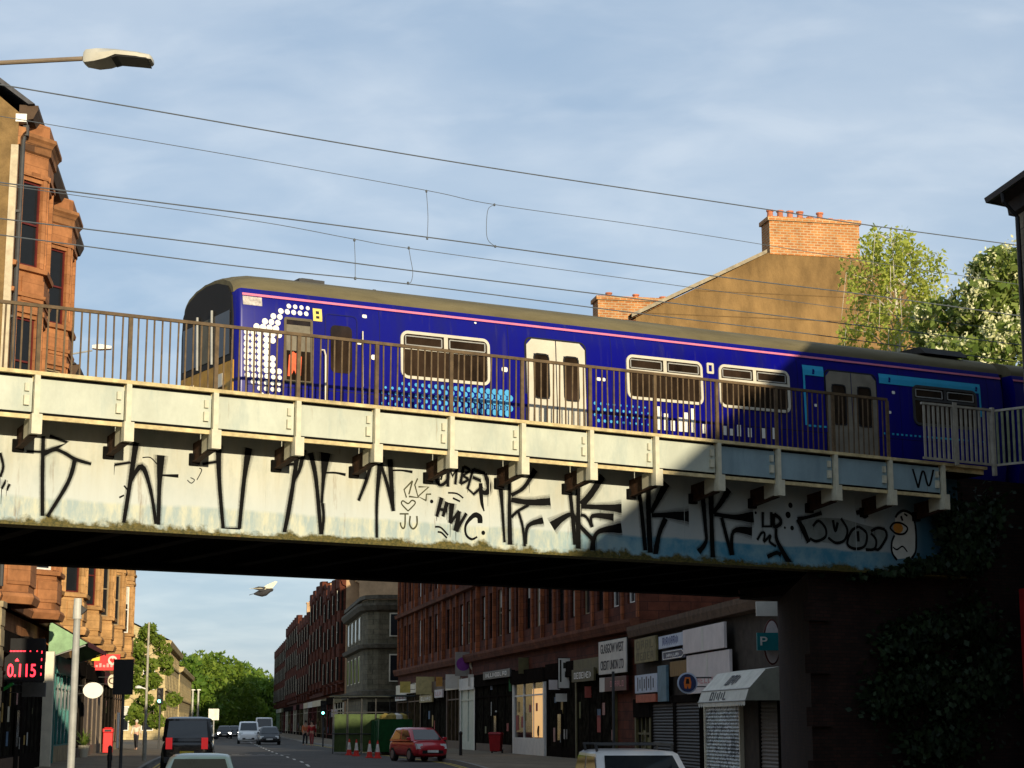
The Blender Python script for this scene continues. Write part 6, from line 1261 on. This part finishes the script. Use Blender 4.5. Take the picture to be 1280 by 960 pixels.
def person(loc, rot, label, shirt, trousers, hair=HAIR, stride=.22, H=1.74, armswing=.18, group=None):
    k = H / 1.74; t = thing('person', loc, rot, label, 'person', group)
    V = lambda x, y, z: (x * k, y * k, z * k)
    legs = {}
    v = [V(0, 0, .95), V(0, .01, 1.15), V(0, 0, 1.38), V(0, 0, 1.49), V(0, -.02, 1.58), V(0, -.03, 1.70)]; e = [(0, 1), (1, 2), (2, 3), (3, 4), (4, 5)]; r_ = [(.15, .11), (.135, .1), (.15, .1), .055, .085, .085]
    for s in (-1, 1):
        i = len(v); f = s * stride
        v += [V(s * .09, 0, .90), V(s * .1, -f * .55, .50), V(s * .1, -f * .6 + (.12 if f < 0 else 0), .09), V(s * .11, -f * .6 - .13 + (.12 if f < 0 else 0), .035)]; e += [(0, i), (i, i + 1), (i + 1, i + 2), (i + 2, i + 3)]; r_ += [.085, .058, .04, .036]
        i = len(v); g = -s * armswing
        v += [V(s * .19, 0, 1.40), V(s * .24, -g * .4, 1.14), V(s * .25, -g - .03, .90), V(s * .25, -g - .05, .83)]; e += [(2, i), (i, i + 1), (i + 1, i + 2), (i + 2, i + 3)]; r_ += [.055, .042, .03, .032]
    b = skinned('body', [Vector(x) * 1 for x in v], e, [tuple(q * k for q in x) if isinstance(x, tuple) else x * k for x in r_], SKIN, t)
    sv, se, sr = [V(0, 0, .98), V(0, .01, 1.15), V(0, 0, 1.38), V(0, 0, 1.46)], [(0, 1), (1, 2), (2, 3)], [(.17, .13), (.155, .12), (.17, .12), .07]
    tv, te, tr_ = [V(0, 0, 1.0), V(0, 0, .92)], [(0, 1)], [(.16, .12), (.165, .125)]
    for s in (-1, 1):
        f = s * stride; g = -s * armswing; i = len(sv); sv += [V(s * .19, 0, 1.40), V(s * .24, -g * .4, 1.14), V(s * .25, -g - .02, .93)]; se += [(2, i), (i, i + 1), (i + 1, i + 2)]; sr += [.07, .055, .045]
        i = len(tv); tv += [V(s * .09, 0, .86), V(s * .1, -f * .55, .50), V(s * .1, -f * .6 + (.12 if f < 0 else 0), .12)]; te += [(1, i), (i, i + 1), (i + 1, i + 2)]; tr_ += [.1, .075, .06]
        for q in range(5): # fingers and thumb rooted in the palm
            hx, hy, hz = s * .25, -g - .05, .83; mb = MB(); a = (q - 1.5) * .018
            pts = [(hx + s * .0, hy + a, hz), (hx + s * .004, hy + a * 1.2, hz - .05), (hx - s * .008, hy + a * 1.2 - .01, hz - .085 - (.012 if q in (1, 2) else 0))] if q < 4 else [(hx, hy - .03, hz + .02), (hx - s * .01, hy - .055, hz - .01), (hx - s * .015, hy - .06, hz - .04)]
            mb.tube([V(*p) for p in pts], .008 * k, 6); mb.build('finger', SKIN, b)
    skinned('top', sv, se, [tuple(q * k for q in x) if isinstance(x, tuple) else x * k for x in sr], shirt, t); skinned('trousers', tv, te, [tuple(q * k for q in x) if isinstance(x, tuple) else x * k for x in tr_], trousers, t)
    mb = MB(); mb.lathe([(.01, 1.79), (.06, 1.785), (.097, 1.74), (.10, 1.68), (.092, 1.62)], 12, (0, 0.0, 0)); o = mb.build('hair', hair, t, smooth=True); o.scale = (k, k, k)
    mb = MB(); mb.prismx([(-.112, 1.635), (-.135, 1.625), (-.112, 1.67)], -.014, .014); mb.build('nose', SKIN, b).scale = (k, k, k)
    for s in (-1, 1):
        mb = MB(); mb.lathe([(.001, 0), (.012, .008), (.001, .016)], 6, (s * .033, -.105, 1.665)); mb.build('eye', BLACK, b).scale = (k, k, k)
    mb = MB(); mb.box(-.025, .025, -.112, -.1, 1.585, 1.595); mb.build('mouth', mat('lips', (.35, .12, .1), .6), b).scale = (k, k, k)
    return t
person(spot(171, 112), -.15, 'pedestrian in a pale top and dark trousers walking up the left pavement', mat('pale shirt', (.62, .56, .44), .8), mat('dark trousers', (.02, .02, .025), .8), mat('fair hair', (.5, .45, .36), .8))
person(spot(382, 133), .4, 'pedestrian in an orange jacket standing at the far right kerb', mat('orange coat', (.55, .16, .06), .8), mat('dark trousers', (0, 0, 0)), stride=.05)
person(spot(390, 131), -.3, 'pedestrian in a dark red jacket beside the one in orange', mat('dark red coat', (.36, .02, .02), .8), mat('red trousers', (.3, .06, .06), .8), stride=.06)
person(spot(677.5, 93), .5, 'dark clothed person standing before the lit shop window on the right', mat('black coat', (.015, .014, .014), .8), mat('dark trousers', (0, 0, 0)), stride=.04, armswing=.05)

# ------------------------------------------------------------------ pigeon in flight under the bridge
pb = P(329, 739, 26.5); BG = mat('pigeon grey', (.035, .034, .036), .8, .4, 20); BW = mat('pigeon wing light', (.75, .70, .52), .8, .2, 9)
t = thing('pigeon', pb, R(10), 'grey and white pigeon flying below the bridge with wings raised', 'bird'); t.scale = (.58, .58, .58)
mb = MB(); ax = [(-.20, .012, -.05), (-.12, .045, -.035), (-.02, .075, -.02), (.07, .07, 0), (.13, .045, .03), (.165, .035, .05), (.195, .03, .055), (.215, .008, .05)]
ax = [(x * 1.15, r * 1.35, z - .02) for x, r, z in ax]
mb.loft([[(x, r_ * math.cos(a), z + r_ * math.sin(a)) for a in [2 * math.pi * q / 10 for q in range(10)]] for x, r_, z in ax])
mb.loft([[(-.2, -.02, -.06), (-.2, .02, -.06), (-.2, .02, -.05), (-.2, -.02, -.05)], [(-.34, -.07, -.10), (-.34, .07, -.10), (-.34, .07, -.094), (-.34, -.07, -.094)]])
mb.loft([[(.24, -.006, .05), (.24, .006, .05), (.24, 0, .058)], [(.275, -.001, .04), (.275, .001, .04), (.275, 0, .042)]])
def wing(sd, tip, mid, m):
    r0 = [Vector((.10, sd * .05, .04)), Vector((-.06, sd * .05, .02))]
    for (a, b), w_ in (((Vector((0.02, sd * .05, .03)), mid), (.17, .19)), ((mid, tip), (.19, .05))):
        ch = Vector((.8, 0, -.35)) if sd > 0 else Vector((.9, 0, .1)); n = Vector((0, 0, .006))
        mb.loft([[a + ch * w_[0] / 2, a - ch * w_[0] / 2, a - ch * w_[0] / 2 - n, a + ch * w_[0] / 2 - n], [b + ch * w_[1] / 2, b - ch * w_[1] / 2, b - ch * w_[1] / 2 - n, b + ch * w_[1] / 2 - n]], m)
wing(1, Vector((.33, .15, .26)), Vector((.16, .1, .13)), 1); mb.loft([[(-.12, -.08, .10), (.06, -.08, .09), (.06, -.08, .10), (-.12, -.08, .11)], [(-.26, -.12, .05), (-.02, -.12, -.02), (-.02, -.12, -.01), (-.26, -.12, .06)]], 0); wing(-1, Vector((-.32, -.2, .05)), Vector((-.15, -.12, .06)), 1)
mb.build('body', [BG, BW], t, smooth=True)

# ------------------------------------------------------------------ trees and ivy
BARK = mat('bark', (.10, .08, .055), .95, .4, 6, .5); BIRCH = mat('birch bark', (.50, .46, .38), .8, .45, 7, .2)
def blob(g, c, rad, n, hollow=.55):
    d = g.normal(size=(n, 3)); d /= np.linalg.norm(d, axis=1)[:, None]; r_ = (hollow + (1 - hollow) * g.random((n, 1)) ** .6); return np.array(c) + d * r_ * np.array(rad)
def tree(label, base, H, crown_r, z0, m, seed, n=7000, size=.16, clumps=26, bark=BARK, trunk=.2, shape=1.0, name='tree', group=None, droop=0, cl=(.22, .34), lean=(0, 0)):
    g = np.random.default_rng(seed); t = thing(name, base, 0, label, 'tree', group); mb = MB()
    top = Vector((lean[0], lean[1], H * .93)); mb.tube([(0, 0, -.3), (0.02, 0, H * .2), (lean[0] * .4, lean[1] * .4, H * .5), (lean[0], lean[1], H * .93)], [trunk, trunk * .8, trunk * .5, .02], 9)
    cs = []
    for k in range(clumps):
        f = (k + .5) / clumps; zz = z0 + (H - z0) * f; prof = math.sin(math.pi * min(1, (f * .86 + .14)) ** shape) ** .7
        a = k * 2.4 + g.normal() * .4; rr = crown_r * prof * (.35 + .65 * g.random())
        c = (lean[0] * f + rr * math.cos(a), lean[1] * f + rr * math.sin(a), zz + g.normal() * .2); s_ = crown_r * g.uniform(*cl); cs.append((c, s_))
        p0 = Vector((lean[0] * f * .8, lean[1] * f * .8, max(.2 * H, zz - rr * .7))); mb.tube([p0, (Vector(c) + p0) / 2 + Vector((0, 0, .15)), c], [trunk * .3 * (1 - f * .7), trunk * .18, .012], 5)
    mb.build('trunk', bark, t); w_ = np.array([s for _, s in cs]) ** 2; w_ /= w_.sum(); pts = np.concatenate([blob(g, c, (s_, s_, s_ * .8), max(6, int(n * q))) for (c, s_), q in zip(cs, w_)])
    leaves('crown', pts, size, m, t, seed, droop=droop); return t
LB = leafmat('birch leaf', (.34, .40, .05), (.54, .56, .13), .5)
def birch(label, base, H, seed):
    g = np.random.default_rng(seed); t = thing('birch_tree', base, 0, label, 'tree'); mb = MB()
    tr = [(0, 0, -.3), (.1, 0, H * .3), (-.12, 0, H * .55), (.05, .1, H * .78), (-.1, 0, H * .97)]; mb.tube(tr, [.17, .14, .10, .06, .012], 9); pts = []
    def tp(f):
        for a, b in zip(tr, tr[1:]):
            if a[2] <= f * H <= b[2]: q = (f * H - a[2]) / (b[2] - a[2]); return Vector(a).lerp(Vector(b), q)
        return Vector(tr[-1])
    for k in range(104):
        f = .32 + .63 * (k / 103) ** .9; o = tp(f); a = k * 2.39996 + g.normal() * .3; R_ = (5.0 * (1 - f) ** .66 + .2) * g.uniform(.5, 1.15) if f > .52 else 3.9 * g.uniform(.45, 1.1)
        d = Vector((math.cos(a), math.sin(a), 0)); rise = R_ * g.uniform(.25, .7); e1 = o + d * R_ * .5 + Vector((0, 0, rise * .8)); e2 = o + d * R_ + Vector((0, 0, rise)); dr = g.uniform(.7, 2.0); e3 = e2 + d * .25 + Vector((0, 0, -dr))
        mb.tube([o, e1, e2, e3], [.04 * (1.15 - f), .025, .012, .004], 5)
        for s_ in range(11):
            q = g.uniform(.25, 1); pb_ = e1.lerp(e2, q) + Vector(g.normal(size=3)) * .2; l = g.uniform(.3, 1.3); dd_ = g.normal(size=2) * .22 + np.array((d.x, d.y)) * .25
            for z in np.linspace(0, l, int(l * 14)): pts.append((pb_.x + dd_[0] * z + g.normal() * .07, pb_.y + dd_[1] * z + g.normal() * .07, pb_.z - z * .85 + g.normal() * .06))
    mb.build('trunk', BIRCH, t); leaves('crown', pts, .12, LB, t, seed, droop=.8); return t
pbir = spot(1141, 63, 0); zt = P(1125, 266, 63).z; birch('slender birch with drooping pale green twigs before the roughcast gable', (pbir.x, pbir.y, 0), zt, 5)
ch_ = spot(1282, 58, 0)
tree('broad chestnut tree dotted with cream blossom beside the grey tenement', (ch_.x, ch_.y, 0), P(1240, 322, 58).z - .5, 3.9, 5.5, leafmat('chestnut leaf', (.11, .17, .025), (.27, .32, .08), .35), 11, 24000, .2, 52, trunk=.3, cl=(.2, .32), name='chestnut_tree')
g = np.random.default_rng(3); tc_ = [o for o in SC.objects if o.name == 'chestnut_tree'][0]; cr_ = [c for c in tc_.children if c.name.startswith('crown')][0]
vv = np.array([v.co[:] for v in cr_.data.vertices])[::4]; sel = vv[g.choice(len(vv), 1150)]; pts = np.concatenate([s + g.normal(size=(26, 3)) * np.array([.08, .08, .15]) + np.array([-.02, -.1, .1]) for s in sel])
leaves('blossom', pts, .085, leafmat('chestnut blossom', (.72, .72, .36), (.85, .82, .52), .3), tc_, 4)
TG = leafmat('far tree leaf', (.085, .155, .015), (.19, .26, .03), .4); TG2 = leafmat('darker far tree leaf', (.06, .13, .012), (.14, .22, .025), .35)
for k, (px, Y, top, r_, m, lb) in enumerate(((222, 300, 832, 7, TG2, 'leftmost far tree, half behind the pale house'), (244, 330, 826, 8, TG, 'tall bright far tree just right of the pale house'), (266, 350, 826, 8, TG, 'tallest rounded tree in the middle of the far greenery'), (284, 365, 835, 8, TG, 'bright far tree over the distant headlights'), (302, 390, 837, 8, TG2, 'darker far tree right of the middle of the greenery'), (318, 410, 845, 8, TG, 'low pale far tree near the far red tenement'), (332, 380, 856, 5, TG2, 'small dark tree against the farthest red tenement'), (292, 470, 872, 9, TG2, 'low tree closing the end of the street'), (262, 450, 872, 9, TG2, 'low tree hidden behind the tallest far trees'))):
    p = spot(px, Y, 0); tree(lb, (p.x, p.y, 0), P(px, top, Y).z, r_, 1.0, m, 20 + k, 3600, .62, 30, trunk=.4, cl=(.26, .4), group='trees at the end of the street', shape=.9)
p = spot(181, 140); tree('street tree on the left pavement in front of the pale house', (p.x, p.y, .12), P(178, 790, 140).z, 2.2, 1.6, leafmat('street tree leaf', (.09, .15, .015), (.2, .26, .035), .4), 41, 5200, .24, 30, trunk=.14)
# ivy on the abutment
g = np.random.default_rng(9); pts = []
for px, py, sx_, sy_, n in ((1130, 800, 26, 20, 900), (1165, 785, 24, 18, 700), (1190, 870, 22, 34, 900), (1150, 850, 30, 30, 1000), (1105, 870, 26, 30, 600), (1210, 780, 22, 30, 600), (1170, 930, 40, 26, 900), (1160, 706, 26, 8, 500), (1120, 716, 18, 7, 260), (1230, 840, 30, 60, 900), (1200, 690, 22, 22, 700), (1225, 650, 18, 30, 500), (1080, 720, 20, 5, 120), (1180, 660, 14, 30, 700), (1195, 700, 20, 16, 600), (1165, 640, 6, 10, 160)):
    for _ in range(n):
        u, z = UZ(px + g.normal() * sx_ * .6, py + g.normal() * sy_ * .6, 29.8); off = abs(g.normal()) * .16; D = (29.9 if z < 4.8 else 29.66) - off
        q = BV * u + NV * D; pts.append((q.x, q.y, z))
c0 = np.array(pts).mean(0); c0[2] = 0
iv = leaves('ivy', np.array(pts) - c0, .13, leafmat('ivy leaf', (.006, .016, .006), (.02, .04, .012), .12), None, 9, aspect=1.2); iv.location = c0
tag(iv, 'dark green ivy climbing the brick abutment and hanging over the girder end', 'ivy')
